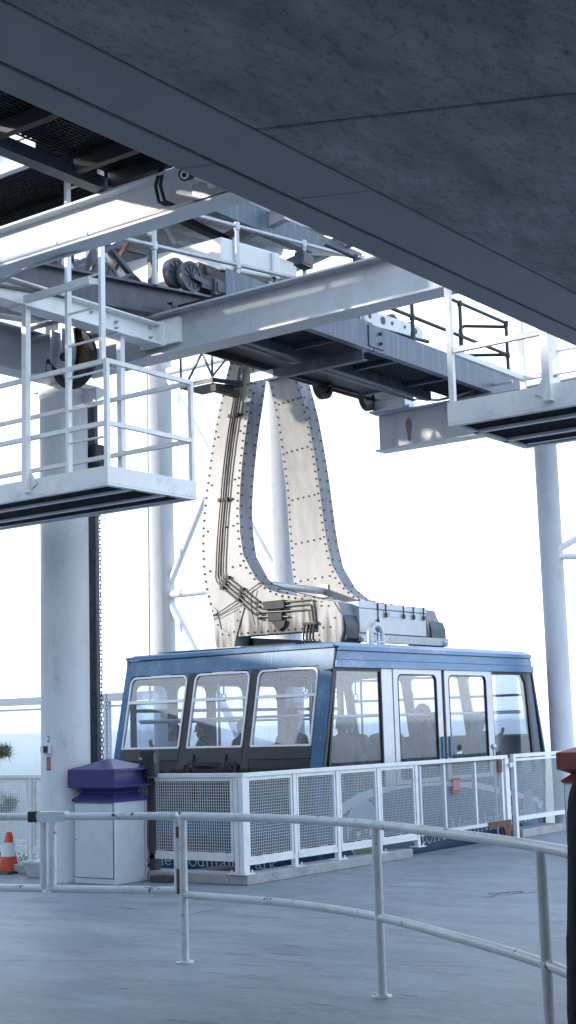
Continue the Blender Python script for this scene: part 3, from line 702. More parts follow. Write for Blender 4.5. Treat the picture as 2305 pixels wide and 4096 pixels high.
column2(19.5, 17.38, .21, 8.75, 'round white column in the distance behind the left cage and the cabin', None, -3.5)
column2(19.5, 14.55, .23, 8.6, 'faint white column in the distance between the two hanger arms', None, -3.5)
def pipes():
    Y1, Y2 = 17.2, 14.7; X = 19.5
    spec = [((X, Y1, 4.12), (X, Y2, 4.14), .075, 'white level brace pipe low between the two distant columns'),
            ((X, Y1, 4.36), (X, 14.9, 8.3), .065, 'white brace pipe rising right behind the left hanger arm'),
            ((X, Y1, 8.2), (X, 14.78, 4.35), .065, 'white brace pipe falling right behind the left hanger arm'),
            ((X, Y1, 3.94), (X, 15.0, .45), .075, 'white brace pipe falling right towards the cabin roof'),
            ((X, Y1, 8.3), (X, Y2, 8.33), .075, 'white level brace pipe at the top of the distant columns')]
    for a, b, r, lab in spec:
        mb = MB(); mb.tube(a, b, r, 14); solo('brace_pipe', mb, [COLUMN], a, lab, 'brace', 'brace pipes between the distant columns')
    for a, b, lab in (((20.1, 9.75, 4.25), (21.2, 8.2, 5.3), 'white brace pipe rising to the right from the right column'), ((20.1, 9.75, 4.15), (21.2, 8.0, 4.15), 'white level brace pipe leaving the right column')):
        mb = MB(); mb.tube(a, b, .05, 12); solo('brace_pipe', mb, [COLUMN], a, lab, 'brace')
    mb = MB(); mb.tube((19, 17.25, 8.3), (19, 17.3, 2.2), .02, 8); solo('cable', mb, [GALV], (19, 17.3, 5), 'thin vertical cable left of the distant white column', 'cable')
pipes()

def windscreen():
    t = thing('windscreen', 'white framed glass windscreen beyond the left fence and the cabin', 'windscreen', (21, 22, 0))
    Xs = 20.5
    mb = MB(); mb.box(Xs, Xs + .12, 18.4, 27, 2.27, 2.43); part('top_beam', mb, [WHITE_CLEAN], t)
    for y in (19.85, 18.5, 24.5):
        mb = MB(); mb.box(Xs + .002, Xs + .11, y - .06, y + .06, -3.4, 2.268); part('post', mb, [WHITE_CLEAN], t)
    mb = MB(); mb.box(Xs + .05, Xs + .06, 18.56, 19.79, -1, 2.26); part('pane', mb, [GLASS], t)
    mb = MB(); mb.box(Xs + .05, Xs + .06, 19.92, 24.43, -1, 2.26); part('pane', mb, [GLASS], t)
    mb = MB(); mb.box(Xs + .03, Xs + .08, 18.56, 27, 2.16, 2.2); part('inner_bar', mb, [ALU], t)
windscreen()

def sheave():
    t = thing('sheave_wheel', 'dark rusty sheave wheel under the girder above the left column', 'wheel', (11.2, 11.35, 5.9))
    mb = MB(); mb.disc((11.2, 11.28, 5.86), 'X', .34, .05, 0, 36, .27); mb.disc((11.2, 11.28, 5.86), 'X', .28, .02, 0, 36); mb.disc((11.17, 11.28, 5.86), 'X', .08, .05, 0, 20)
    part('wheel', mb, [RUST if False else DARK], t)
    mb = MB(); mb.disc((11.187, 11.28, 5.86), 'X', .26, .006, 0, 36, .09); part('rust_face', mb, [RUST], t)
    mb = MB(); mb.prism([(11.48, 6.2), (11.20, 6.2), (11.16, 5.95), (11.22, 5.62), (11.25, 5.50), (11.31, 5.50), (11.34, 5.66), (11.52, 5.82), (11.6, 5.95)], 'X', 11.10, 11.125); part('bracket_plate', mb, [ALU_DULL], t)
    mb = MB()
    for y in (11.47, 11.30): mb.prism([(y - .01, 6.2), (y + .01, 6.2), (y + .01, 5.82), (y - .01, 5.86)], 'X', 11.02, 11.10)
    part('rib', mb, [ALU_DULL], t)
    mb = MB(); mb.tube((11.02, 11.28, 5.86), (11.12, 11.28, 5.86), .05, 12); mb.tube((11.05, 11.28, 5.53), (11.13, 11.28, 5.53), .03, 8); mb.tube((11.05, 11.55, 5.86), (11.13, 11.55, 5.86), .03, 8); part('pin', mb, [DARK], t)
    mb = MB(); mb.path([(11.06, 11.58, 5.85), (11.06, 11.59, 5.76)] + [(11.06, 11.57 + .03 * math.sin(a), 5.73 + .03 * math.cos(a)) for a in [0, .8, 1.6, 2.4, 3.2, 4, 4.8, 5.6]], .005, 6); part('wire_loop', mb, [DARK], t)
    mb = MB(); mb.ibeam('Y', 10.6, 12.3, 11.2, 6.2, 6.38, .16); solo('cross_beam', mb, [GALV], (11.2, 11.4, 6.2), 'small grey cross beam carrying the sheave wheel', 'beam')
sheave()

def hoist():
    t = thing('steel_channel', 'dark upright steel channel with round holes behind the left column', 'channel', (12.2, 12.0, 0))
    mb = MB(); mb.channel('X', 0, 1, 0, 0, .13, .06); mb.v = [(12.2 + y, 11.95 + z, 0 + x * 5.6) for x, y, z in mb.v]; part('channel', mb, [GIRDER], t)
    for k in range(14):
        mb = MB(); mb.disc((12.197, 11.985, 3.87 - k * .175), 'X', .017, .006, 0, 12); part('hole', mb, [BLACKRUB], t)
    mb = MB(); mb.box(12.1, 12.3, 11.84, 11.98, 4.5, 5.1); mb.box(12.08, 12.25, 11.76, 11.9, 4.72, 4.86); mb.tube((12.17, 11.82, 4.7), (12.17, 11.82, 4.5), .03, 10)
    solo('chain_hoist', mb, [DARK], (12.2, 11.9, 4.5), 'dark chain hoist behind the left cage beside the column', 'hoist', bevel=.02)
    def chain(name, x, y, z1, z0, L, w, r, lab):
        mb = MB(); z = z1; k = 0
        while z > z0:
            pts = []
            for a in range(10):
                an = 2 * math.pi * a / 10; u = w / 2 * math.sin(an); v = (L / 2 - w / 2) * (1 if math.cos(an) > 0 else -1) + w / 2 * math.cos(an)
                if k % 2: pts.append((x + u * .8, y + u * .6, z + v))
                else: pts.append((x - u * .6, y + u * .8, z + v))
            mb.path(pts, r, 5, 0, closed=True); z -= L - 2.4 * r; k += 1
        solo(name, mb, [DARK], (x, y, z1), lab, 'chain', 'hoist chains beside the left column')
    chain('hoist_chain', 12.22, 11.895, 4.6, .9, .062, .032, .0055, 'heavier of the two steel chains hanging beside the left column')
    chain('hoist_chain', 12.22, 11.815, 4.6, .9, .05, .02, .003, 'thinner light chain hanging right of the heavy chain')
hoist()

# ------------------------------------------------------------------ lettering
GL = {  # serif glyphs: list of strokes (polyline, width), x-height = 1
 'S': (1.05, [([(.92, 1.22), (.80, 1.42), (.50, 1.48), (.22, 1.36), (.18, 1.10), (.36, .90), (.68, .70), (.90, .48), (.86, .18), (.58, 0), (.28, .06), (.10, .30)], .13)]),
 't': (.62, [([(.26, 1.32), (.26, .2), (.36, .05), (.56, .12)], .13), ([(.04, .96), (.54, .96)], .07)]),
 'o': (1.0, [([(.5 + .42 * math.cos(a * math.pi / 8), .5 + .5 * math.sin(a * math.pi / 8)) for a in range(17)], .12)]),
 'n': (1.08, [([(.2, 0), (.2, .95)], .13), ([(.05, .95), (.22, .95)], .06), ([(.2, .7), (.4, .95), (.65, .95), (.8, .75), (.8, 0)], .12), ([(.04, .03), (.38, .03)], .06), ([(.64, .03), (.98, .03)], .06)]),
 'e': (.92, [([(.12, .52), (.78, .52), (.74, .82), (.5, .98), (.24, .86), (.1, .5), (.22, .14), (.5, .0), (.8, .18)], .11)]),
 'M': (1.65, [([(.24, 0), (.24, 1.45)], .08), ([(.24, 1.45), (.80, .05)], .15), ([(.80, .05), (1.38, 1.45)], .07), ([(1.38, 0), (1.38, 1.45)], .15), ([(.05, .03), (.45, .03)], .06), ([(1.16, .03), (1.6, .03)], .06), ([(.05, 1.43), (.3, 1.43)], .06), ([(1.34, 1.43), (1.6, 1.43)], .06)]),
 'u': (1.08, [([(.2, .95), (.2, .3), (.34, .04), (.6, .04), (.8, .25)], .12), ([(.8, .95), (.8, .02)], .13), ([(.05, .95), (.24, .95)], .06), ([(.64, .95), (.84, .95)], .06), ([(.8, .03), (.98, .03)], .06)]),
 'a': (.95, [([(.16, .76), (.32, .97), (.58, .95), (.68, .75), (.68, .18), (.78, .04), (.92, .1)], .12), ([(.68, .56), (.34, .46), (.14, .26), (.26, .03), (.5, .05), (.68, .25)], .1)]),
 'i': (.5, [([(.25, 0), (.25, .95)], .13), ([(.1, .95), (.28, .95)], .06), ([(.06, .03), (.44, .03)], .06), ([(.25, 1.28), (.25, 1.42)], .15)]),
 'P': (1.12, [([(.26, 0), (.26, 1.45)], .15), ([(.08, 1.43), (.6, 1.43), (.92, 1.28), (.96, 1.0), (.78, .74), (.30, .68)], .11), ([(.06, .03), (.5, .03)], .06)]),
 'r': (.74, [([(.22, 0), (.22, .95)], .13), ([(.06, .95), (.24, .95)], .06), ([(.22, .68), (.42, .94), (.66, .9)], .12), ([(.05, .03), (.44, .03)], .06)]),
 'k': (1.02, [([(.2, 0), (.2, 1.5)], .13), ([(.05, 1.48), (.22, 1.48)], .06), ([(.22, .42), (.74, .93)], .07), ([(.36, .56), (.84, .02)], .13), ([(.05, .03), (.38, .03)], .06), ([(.6, .93), (.92, .93)], .06), ([(.72, .03), (1.0, .03)], .06)]),
 ' ': (.55, [])}
def lettering(text, xh, adv=1., fn=None):
    """fn(u, v) -> 3D point; u along the line, v up, both metres"""
    mb = MB(); x = 0
    for ch in text:
        w, strokes = GL[ch]
        for pts, sw in strokes:
            for a, b in zip(pts, pts[1:]):
                a = V3((a[0], a[1], 0)); b = V3((b[0], b[1], 0)); d = (b - a).normalized(); n = V3((-d.y, d.x, 0)) * sw / 2; e = d * sw * .25
                q = [a - e - n, b + e - n, b + e + n, a - e + n]
                mb.add([fn((x + p.x * adv) * xh, p.y * xh) for p in q], [(0, 1, 2, 3)])
        x += w * adv
    return mb, x * xh
def sans(text, size, fn, align='CENTER'):
    cu = bpy.data.curves.new('t', 'FONT'); cu.body = text; cu.size = size; cu.align_x = align; cu.align_y = 'CENTER'; cu.space_line = 1.0
    ob = bpy.data.objects.new('t', cu); COL.objects.link(ob)
    dg = bpy.context.evaluated_depsgraph_get(); me = ob.evaluated_get(dg).to_mesh()
    mb = MB(); mb.add([fn(v.co.x, v.co.y) for v in me.vertices], [tuple(p.vertices) for p in me.polygons])
    ob.evaluated_get(dg).to_mesh_clear(); bpy.data.objects.remove(ob); bpy.data.curves.remove(cu)
    return mb

# writing and box on the left column
def on_col(u, v, r=.289, a0=0.):
    a = math.atan2(-.62, -.78) + a0
    # u to the right as seen by the camera -> decreasing polar angle when facing the camera side
    a = a + u / r
    return (11.85 + r * math.cos(a), 12.12 + r * math.sin(a), v)
A0 = -.62
mb = sans('2', .105, lambda u, v: on_col(u, 1.60 + v, .2875, A0)); part('number', mb, [NAVYTX], colL)
t = thing('call_box', 'small steel call box with a dark red tag on the left column', 'box', on_col(0, 1.5, .29, A0))
def cbox(mb, u0, u1, v0, v1, r0, r1, m=0):
    mb.hexa([on_col(u0, v0, r0, A0), on_col(u1, v0, r0, A0), on_col(u1, v0, r1, A0), on_col(u0, v0, r1, A0), on_col(u0, v1, r0, A0), on_col(u1, v1, r0, A0), on_col(u1, v1, r1, A0), on_col(u0, v1, r1, A0)], m)
mb = MB(); cbox(mb, -.05, .05, 1.44, 1.54, .285, .34); part('case', mb, [ALU], t, bevel=.006)
mb = MB(); cbox(mb, -.022, .03, 1.452, 1.525, .34, .352); part('button_cover', mb, [DARK], t, bevel=.004)
mb = MB(); mb.path([on_col(-.05, 1.52, .35, A0), on_col(-.07, 1.51, .35, A0), on_col(-.072, 1.47, .35, A0), on_col(-.05, 1.455, .35, A0)], .006, 6); part('handle', mb, [ALU], t)
t = thing('warning_tag', 'narrow dark red tag with pale lines under the call box', 'sign', on_col(0, 1.33, .29, A0))
mb = MB(); cbox(mb, -.03, .03, 1.25, 1.40, .2865, .2895); part('plate', mb, [SIGNRED], t)
mb = MB()
for k, w in enumerate((.012, .025, .028, .02, .03, .022, .028, .018)): cbox(mb, -w, w, 1.385 - k * .017, 1.389 - k * .017, .291, .2915)
part('lettering', mb, [SIGNTX], t)

# ------------------------------------------------------------------ fences
def wires(mb, ax, a0, a1, z0, z1, c, pitch=.033, w=.0058):
    n = int((a1 - a0) / pitch)
    for i in range(n + 1):
        a = a0 + (a1 - a0) * (i + .5) / (n + 1)
        k = 0
        segs = 4
        zz = [z0 + (z1 - z0) * j / segs for j in range(segs + 1)]
        if ax == 'X': mb.box(a - w / 2, a + w / 2, c - w / 2, c + w / 2, z0, z1)
        else: mb.box(c - w / 2, c + w / 2, a - w / 2, a + w / 2, z0, z1)
    n = int((z1 - z0) / pitch)
    for i in range(n + 1):
        z = z0 + (z1 - z0) * (i + .5) / (n + 1)
        if ax == 'X': mb.box(a0, a1, c + w * .52, c + w * 1.5, z - w / 2, z + w / 2)
        else: mb.box(c + w * .52, c + w * 1.5, a0, a1, z - w / 2, z + w / 2)
def seg(mb, ax, a0, a1, c, d, z0, z1, m=0):
    if ax == 'X': mb.box(a0, a1, c - d / 2, c + d / 2, z0, z1, m)
    else: mb.box(c - d / 2, c + d / 2, a0, a1, z0, z1, m)
def fence(t, ax, posts, c, zr0, zr1, foot, pw=.06):
    for i, a in enumerate(posts):
        big = (i == 0 and ax == 'X')
        mb = MB(); w = .10 if big else pw; seg(mb, ax, a - w / 2, a + w / 2, c, .06, foot + .012, zr1 - .045)
        p = part('post', mb, [WHITE], t, bevel=.004)
        mb = MB(); seg(mb, ax, a - .09, a + .09, c, .15, foot, foot + .012)
        for s in (-1, 1):
            q = (a + s * .06, c - .05, foot) if ax == 'X' else (c - .05, a + s * .06, foot)
            mb.tube((q[0], q[1], foot + .01), (q[0], q[1], foot + .045), .011, 6)
        part('base_plate', mb, [WHITE], p)
    mb = MB(); seg(mb, ax, posts[0] - .05, posts[-1] + .05, c, .075, zr1 - .045, zr1); part('top_rail', mb, [WHITE], t, bevel=.004)
    for a, b in zip(posts, posts[1:]):
        mb = MB(); seg(mb, ax, a + .052, b - .032, c, .05, zr0, zr0 + .05); part('bottom_rail', mb, [WHITE], t)
        f = MB(); a2, b2 = a + .055, b - .035
        seg(f, ax, a2, b2, c, .035, zr1 - .085, zr1 - .047); seg(f, ax, a2, b2, c, .035, zr0 + .052, zr0 + .088)
        seg(f, ax, a2, a2 + .03, c, .034, zr0 + .089, zr1 - .086); seg(f, ax, b2 - .03, b2, c, .034, zr0 + .089, zr1 - .086)
        for k in range(5):
            q0 = a2 + .03 + random.random() * (b2 - a2 - .2); seg(f, ax, q0, q0 + random.uniform(.03, .13), c, .0362, zr0 + .0885, zr0 + .094 + random.random() * .006, 1)
        p = part('panel_frame', f, [WHITE, RUST], t)
        mb = MB(); wires(mb, ax, a2 + .03, b2 - .03, zr0 + .088, zr1 - .085, c); part('wire_mesh', mb, [MESHW], p)
t = thing('mesh_fence', 'white wire mesh fence of four panels on a kerb in front of the cabin doors', 'fence', (14, 9.8, 0))
random.seed(21); fence(t, 'X', [12.23, 13.13, 13.98, 14.86, 15.74], 9.8, .20, 1.18, .11)
t = thing('mesh_fence', 'white wire mesh fence running left from the kerb corner behind the column', 'fence', (12.23, 13, 0))
fence(t, 'Y', [9.885, 11.6, 13.1, 14.9], 12.23, .24, 1.18, .11)
t = thing('mesh_fence', 'single white mesh panel between the gate and the right column', 'fence', (19, 9.8, 0))
mb = MB(); mb.box(18.36, 18.43, 9.77, 9.83, 0, 1.185); part('post', mb, [WHITE], t, bevel=.004)
mb = MB(); mb.box(18.43, 19.95, 9.775, 9.825, 1.135, 1.185); mb.box(18.43, 19.95, 9.78, 9.82, 1.085, 1.12); part('top_rail', mb, [WHITE], t)
mb = MB(); mb.box(18.43, 19.95, 9.775, 9.825, .25, .31); part('bottom_rail', mb, [WHITE], t)
mb = MB(); wires(mb, 'X', 18.45, 19.95, .31, 1.085, 9.8); part('wire_mesh', mb, [MESHW], t)
t = thing('mesh_gate', 'white mesh gate with rusty corners carrying a small red sign', 'gate', (17, 9.8, 0))
mb = MB(); mb.box(15.80, 18.20, 9.775, 9.825, 1.13, 1.18); part('top_rail', mb, [WHITE], t, bevel=.004)
mb = MB(); mb.box(15.82, 18.02, 9.78, 9.82, .235, .28); part('bottom_rail', mb, [CHIPPED], t)
for x, w in ((15.83, .03), (16.43, .035), (17.25, .035), (18.0, .05), (18.12, .11)):
    mb = MB(); mb.box(x, x + w, 9.777, 9.823, .28 if x < 18.1 else .2, 1.128); part('post', mb, [WHITE], t)
mb = MB()
for a, b in ((15.86, 16.43), (16.465, 17.25), (17.285, 18.0)): wires(mb, 'X', a, b, .28, 1.13, 9.8)
part('wire_mesh', mb, [MESHW], t)
mb = MB(); mb.box(17.55, 18.2, 9.765, 9.774, .20, .285); mb.prism([(18.02, .08), (18.14, .08), (18.2, .20), (17.95, .20)], 'Y', 9.76, 9.79); mb.box(17.90, 18.01, 9.765, 9.774, .95, 1.12); mb.box(15.83, 17.9, 9.77, 9.776, 1.118, 1.129); part('rusty_corner', mb, [RUST], t)
mb = MB(); mb.tube((18.15, 9.79, 1.04), (18.36, 9.79, 1.04), .022, 8); mb.box(18.2, 18.27, 9.74, 9.78, 1.0, 1.07); part('latch', mb, [ALU], t, bevel=.006)
t = thing('warning_sign', 'small tilted red sign asking to keep the gates closed', 'sign', (16.69, 9.75, .83))
def on_sign(u, v): 
    k = v * -.0
    return (16.69 + u + v * .1, 9.742, .83 + v)
mb = MB(); mb.prism([(16.575 , .735), (16.775, .735), (16.805, .925), (16.605, .925)], 'Y', 9.750, 9.757); part('plate', mb, [SIGNRED], t)
mb = sans('KEEP GATES\nCLOSED WHILE\nTRAM IS IN\nMOTION', .031, on_sign); part('lettering', mb, [SIGNTX], t)
t = thing('latch_post', 'thin steel rod with a ball knob standing behind the gate', 'post', (18.25, 10.02, 0))
mb = MB(); mb.tube((18.25, 10.02, -.4), (18.25, 10.02, 1.28), .014, 10); part('rod', mb, [ALU], t)
mb = MB(); mb.ball((18.25, 10.02, 1.30), .042); part('knob', mb, [ALU], t)

# ------------------------------------------------------------------ foreground pipe railing and its gates
def rail_curve(P, z, r, n=8):
    # smooth Catmull-Rom through plan points
    out = []
    for i in range(len(P) - 1):
        p0 = P[max(0, i - 1)]; p1 = P[i]; p2 = P[i + 1]; p3 = P[min(len(P) - 1, i + 2)]
        for k in range(n):
            s = k / n
            q = [0.5 * ((2 * p1[j]) + (-p0[j] + p2[j]) * s + (2 * p0[j] - 5 * p1[j] + 4 * p2[j] - p3[j]) * s * s + (-p0[j] + 3 * p1[j] - 3 * p2[j] + p3[j]) * s ** 3) for j in range(2)]
            out.append((*q, z))
    out.append((*P[-1], z)); return out
RP = [(8.02, 7.0), (7.92, 5.95), (7.58, 5.02), (7.05, 4.15), (6.47, 3.32), (5.8, 2.6), (5.2, 2.1)]
def front_rail():
    t = thing('pipe_railing', 'curved white pipe railing with chipped paint across the foreground', 'railing', (7.6, 5, 0))
    mb = MB(); mb.path(rail_curve(RP, 1.035, 0), .029, 16); part('top_rail', mb, [CHIPPED], t)
    mb = MB(); mb.path(rail_curve(RP, .475, 0), .027, 16); part('mid_rail', mb, [CHIPPED], t)
    for x, y in (RP[0], RP[2], RP[4], RP[6]):
        mb = MB(); mb.tube((x, y, 0.01), (x, y, 1.03), .029, 16); p = part('post', mb, [CHIPPED], t)
        mb = MB(); mb.lathe([(.062, 0), (.062, .009), (.034, .014)], (x, y, .001), 18)
        for k in range(3): mb.tube((x + .046 * math.cos(k * 2.1), y + .046 * math.sin(k * 2.1), .008), (x + .046 * math.cos(k * 2.1), y + .046 * math.sin(k * 2.1), .022), .008, 6)
        part('base_plate', mb, [CHIPPED], p)
front_rail()
def gate(label, a, b, zt=1.035, zb=.50, cap=False):
    t = thing('pipe_gate', label, 'gate', (*a, 0)); A = V3((*a, 0)); B = V3((*b, 0)); r = .029
    mb = MB(); up = V3((0, 0, 1))
    mb.path([A + up * zb, A + up * zt], r, 14); part('stile', mb, [CHIPPED], t)
    mb = MB(); mb.path([B + up * zb, B + up * zt], r, 14); part('stile', mb, [CHIPPED], t)
    mb = MB(); mb.tube(A + up * zt, B + up * zt, r, 14); part('top_bar', mb, [CHIPPED], t)
    mb = MB(); mb.tube(A + up * zb, B + up * zb, r, 14); part('bottom_bar', mb, [CHIPPED], t)
    return t
d = V3((-.31, .93)); d2 = V3((-.31, .93, 0)).normalized()
g0 = (8.04, 7.07); g1 = (7.76, 8.085)
t = gate('chipped white pipe gate hinged on the left railing post', g0, g1)
mb = MB(); mb.box(8.0, 8.02, 7.02, 7.05, .48, .66); mb.box(8.0, 8.02, 7.02, 7.05, .88, .96); part('rusty_hinge', mb, [RUST], t)
mb = MB(); mb.bar((7.80, 7.97, 1.035), (7.735, 8.20, 1.035), .072, .075); part('latch_sleeve', mb, [CHIPPED], t)
t = gate('chipped white pipe gate with a black end cap at the far left', (7.74, 8.16), (7.5, 9.3))
mb = MB(); mb.bar((7.735, 8.215, 1.035), (7.715, 8.28, 1.035), .078, .08); part('end_cap', mb, [BLACKRUB], t)

# ------------------------------------------------------------------ bins, dispenser, cone, tub
def bin_(label, X0, X1, Y0, Y1, hood_m, cat='bin'):
    cx, cy = (X0 + X1) / 2, (Y0 + Y1) / 2
    t = thing('litter_bin', label, cat, (cx, cy, 0))
    mb = MB(); mb.box(X0, X1, Y0, Y1, .0, .90); part('body', mb, [BINW], t, bevel=.012)
    mb = MB()   # door panel with a dark shadow gap
    mb.box(X0 - .006, X0 - .002, Y0 + .025, Y1 - .02, .075, .875); p = part('door', mb, [BINW], t)
    mb = MB(); mb.box(X0 - .0025, X0 - .001, Y0 + .018, Y1 - .012, .066, .072); mb.box(X0 - .0025, X0 - .001, Y0 + .018, Y1 - .012, .878, .884); mb.box(X0 - .0025, X0 - .001, Y0 + .015, Y0 + .022, .066, .884); mb.box(X0 - .0025, X0 - .001, Y1 - .017, Y1 - .011, .066, .884)
    mb.box(X1 - .05, X1 - .045, Y0 - .0025, Y0 - .001, .06, .88); mb.tube((X0 - .01, Y1 - .035, .48), (X0 - .004, Y1 - .035, .48), .008, 8)
    part('shadow_gap', mb, [BLACKRUB], t)
    def ring(z, g): return [(X0 - g, Y0 - g, z), (X1 + g, Y0 - g, z), (X1 + g, Y1 + g, z), (X0 - g, Y1 + g, z)]
    mb = MB()
    lv = [(.895, .015), (.925, .018), (.99, -.07), (1.0, -.07), (1.055, .045), (1.25, .048), (1.258, .04)]
    P = [q for z, g in lv for q in ring(z, g)]
    for i in range(len(lv) - 1):
        for j in range(4):
            # the hood is open on the -Y and +Y faces
            if i == 4 and j in (0, 2): continue
            a, b = i * 4 + j, i * 4 + (j + 1) % 4
            mb.add([P[a], P[b], P[b + 4], P[a + 4]], [(0, 1, 2, 3)])
    top = ring(1.258, .04); mb.add(top + [(cx, cy, 1.37)], [(0, 1, 4), (1, 2, 4), (2, 3, 4), (3, 0, 4)])
    mb.add(ring(.895, .015), [(0, 1, 2, 3)]); mb.add(ring(1.06, .04), [(0, 1, 2, 3)])
    # rim round the openings
    for y in (Y0 - .046, Y1 + .046):
        mb.box(X0 - .046, X1 + .046, y - .004, y + .004, 1.056, 1.075); mb.box(X0 - .046, X1 + .046, y - .004, y + .004, 1.235, 1.25)
        mb.box(X0 - .046, X0 - .03, y - .004, y + .004, 1.076, 1.234); mb.box(X1 + .03, X1 + .046, y - .004, y + .004, 1.076, 1.234)
    part('lid', mb, [hood_m], t)
    mb = MB(); mb.box(X0 - .03, X1 + .03, Y0 + .02, Y1 - .02, 1.062, 1.246); part('liner', mb, [hood_m], t)
    return t
bin_('white litter bin with a purple flared lid beside the left column', 11.64, 12.17, 11.15, 11.78, PURPLE)
bin_('white litter bin with a brick red flared lid at the right edge', 16.0, 16.55, 7.24, 7.86, REDPL)

mb = MB(); mb.box(12.205, 12.30, 11.07, 11.165, .0, 1.45); solo('wooden_post', mb, [WOOD], (12.25, 11.12, 0), 'weathered square wooden post beside the purple lidded bin', 'post', bevel=.006)
t = thing('sanitizer_dispenser', 'black wall dispenser with a small white label fixed to the wooden post', 'dispenser', (12.15, 11.12, 1.15))
mb = MB()
prof = [(11.005, .0), (11.0, -.05), (11.03, -.085), (11.12, -.095), (11.21, -.085), (11.24, -.05), (11.235, 0.)]
sec = [(12.203 + b, a) for a, b in prof]
mb.prism(sec, 'Z', 1.15, 1.44, 0, True)
part('housing', mb, [BLACKRUB], t, bevel=.012)
mb = MB(); mb.box(12.104, 12.1065, 11.16, 11.205, 1.342, 1.365)
mb.v = [(x + (.0), y, z) for x, y, z in mb.v]; part('label_plate', mb, [WHITE_CLEAN], t)
mb = sans('PURIFY', .012, lambda u, v: (12.1025, 11.182 - u, 1.3535 + v)); 
mb = MB(); [mb.box(12.1025, 12.1035, 11.168 + k * .006, 11.172 + k * .006, 1.349, 1.358) for k in range(5)]; part('label_print', mb, [NAVYTX], t)
mb = MB(); mb.box(12.125, 12.18, 11.0, 11.003, 1.30, 1.41); mb.v = [(x, y - .001, z) for x, y, z in mb.v]; part('window_strip', mb, [GIRDER], t)

t = thing('traffic_cone', 'orange traffic cone with one white collar behind the left gate', 'cone', (12.2, 13.47, 0))
def cr(z): return .135 - (z - .03) / .46 * .10
mb = MB(); mb.lathe([(cr(.03), .03), (cr(.485), .485), (.022, .49)], (12.2, 13.47, 0), 28); part('body', mb, [ORANGE], t)
mb = MB(); mb.lathe([(cr(.2) + .003, .2), (cr(.365) + .003, .365)], (12.2, 13.47, 0), 28); part('collar', mb, [REFLECT], t)
mb = MB(); mb.hexa([(12.0, 13.27, 0), (12.4, 13.27, 0), (12.4, 13.67, 0), (12.0, 13.67, 0), (12.02, 13.29, .03), (12.38, 13.29, .03), (12.38, 13.65, .03), (12.02, 13.65, .03)]); part('base', mb, [BLACKRUB], t, bevel=.008)

t = thing('storage_tub', 'low translucent plastic tub on the deck against the left column', 'tub', (12.05, 12.68, 0))
def rr(x0, x1, y0, y1, r, g): 
    return [(px, py) for cx_, cy_, a in ((x1 - r, y1 - r, 0), (x0 + r, y1 - r, 90), (x0 + r, y0 + r, 180), (x1 - r, y0 + r, 270)) for px, py in arc(cx_, cy_, r, a, a + 90, 4)]
b0 = rr(11.9, 12.2, 12.46, 12.84, .05, 0); b1 = rr(11.86, 12.24, 12.42, 12.90, .06, 0); n = len(b0)
mb = MB(); mb.add([(x, y, .004) for x, y in b0] + [(x, y, .16) for x, y in b1], [tuple(range(n))[::-1]] + [(i, (i + 1) % n, n + (i + 1) % n, n + i) for i in range(n)]); part('body', mb, [TUBPL], t)
b2 = rr(11.845, 12.255, 12.405, 12.915, .06, 0)
mb = MB(); mb.prism(b2, 'Z', .161, .185); part('lid', mb, [TUBPL], t)

# ------------------------------------------------------------------ security camera
t = thing('security_camera', 'black and white bullet security camera on the bright upper beam', 'camera', (8.9, 7.5, 6.3))
c = V3((8.78, 7.49, 6.32)); f = V3((-.82, -.42, -.38)).normalized()
mb = MB(); mb.path([c - f * .10, c + f * .06], .05, 18); part('housing', mb, [BLACKRUB], t)
mb = MB(); mb.path([c + f * .058, c + f * .075], .052, 18); part('rim', mb, [BLACKRUB], t)
mb = MB(); mb.path([c + f * .0755, c + f * .079], .036, 18); part('lens_ring', mb, [WHITE_CLEAN], t)
mb = MB(); mb.path([c + f * .0795, c + f * .082], .02, 14); part('lens', mb, [LENSM], t)
mb = MB(); s = f.cross(V3((0, 0, 1))).normalized(); u = s.cross(f)
hood = []
for q in (-.10, .095):
    for k in range(9):
        a = R(10 + k * 20); hood.append(c + f * q + (s * math.cos(a) + u * math.sin(a)) * .058)
for q in (-.10, .095):
    for k in range(9):
        a = R(10 + k * 20); hood.append(c + f * q + (s * math.cos(a) + u * math.sin(a)) * .062)
mb.add(hood, [(i, i + 1, 10 + i, 9 + i) for i in range(8)] + [(18 + i, 19 + i, 28 + i, 27 + i) for i in range(8)] + [(i, i + 1, i + 19, i + 18) for i in range(8)] + [(9 + i, 10 + i, 28 + i, 27 + i) for i in range(8)]); part('sun_shield', mb, [WHITE_CLEAN], t)
mb = MB(); mb.path([c - f * .1, c - f * .15 - u * .02, V3((8.975, 7.37, 6.28))], .02, 10); mb.disc((8.978, 7.37, 6.28), 'X', .055, .012, 0, 20); part('mount', mb, [WHITE_CLEAN], t)

# ------------------------------------------------------------------ the cable car
YS, YB = 10.30, 13.86
def xn(z): return 14.43 + (z - 1.15) * .34 / 1.5 if z >= 1.15 else 14.43 + (1.15 - z) * .11
def xf(z): return 34.83 - xn(z)
car = thing('cable_car', 'blue aerial cable car docked behind the mesh fence under its riveted hanger', 'cable car', (17.4, 12.1, -.4))
def endq(mb, y0, y1, z0, z1, t=.05, off=0., near=True, m=0):
    if z0 < 1.15 - 1e-6 and z1 > 1.15 + 1e-6:
        endq(mb, y0, y1, z0, 1.15, t, off, near, m); endq(mb, y0, y1, 1.15, z1, t, off, near, m); return
    fx = xn if near else xf; s = 1 if near else -1
    a0, a1 = fx(z0) + s * off, fx(z1) + s * off
    P = [(a0, y0, z0), (a0 + s * t, y0, z0), (a0 + s * t, y1, z0), (a0, y1, z0), (a1, y0, z1), (a1 + s * t, y0, z1), (a1 + s * t, y1, z1), (a1, y1, z1)]
    mb.hexa(P, m)
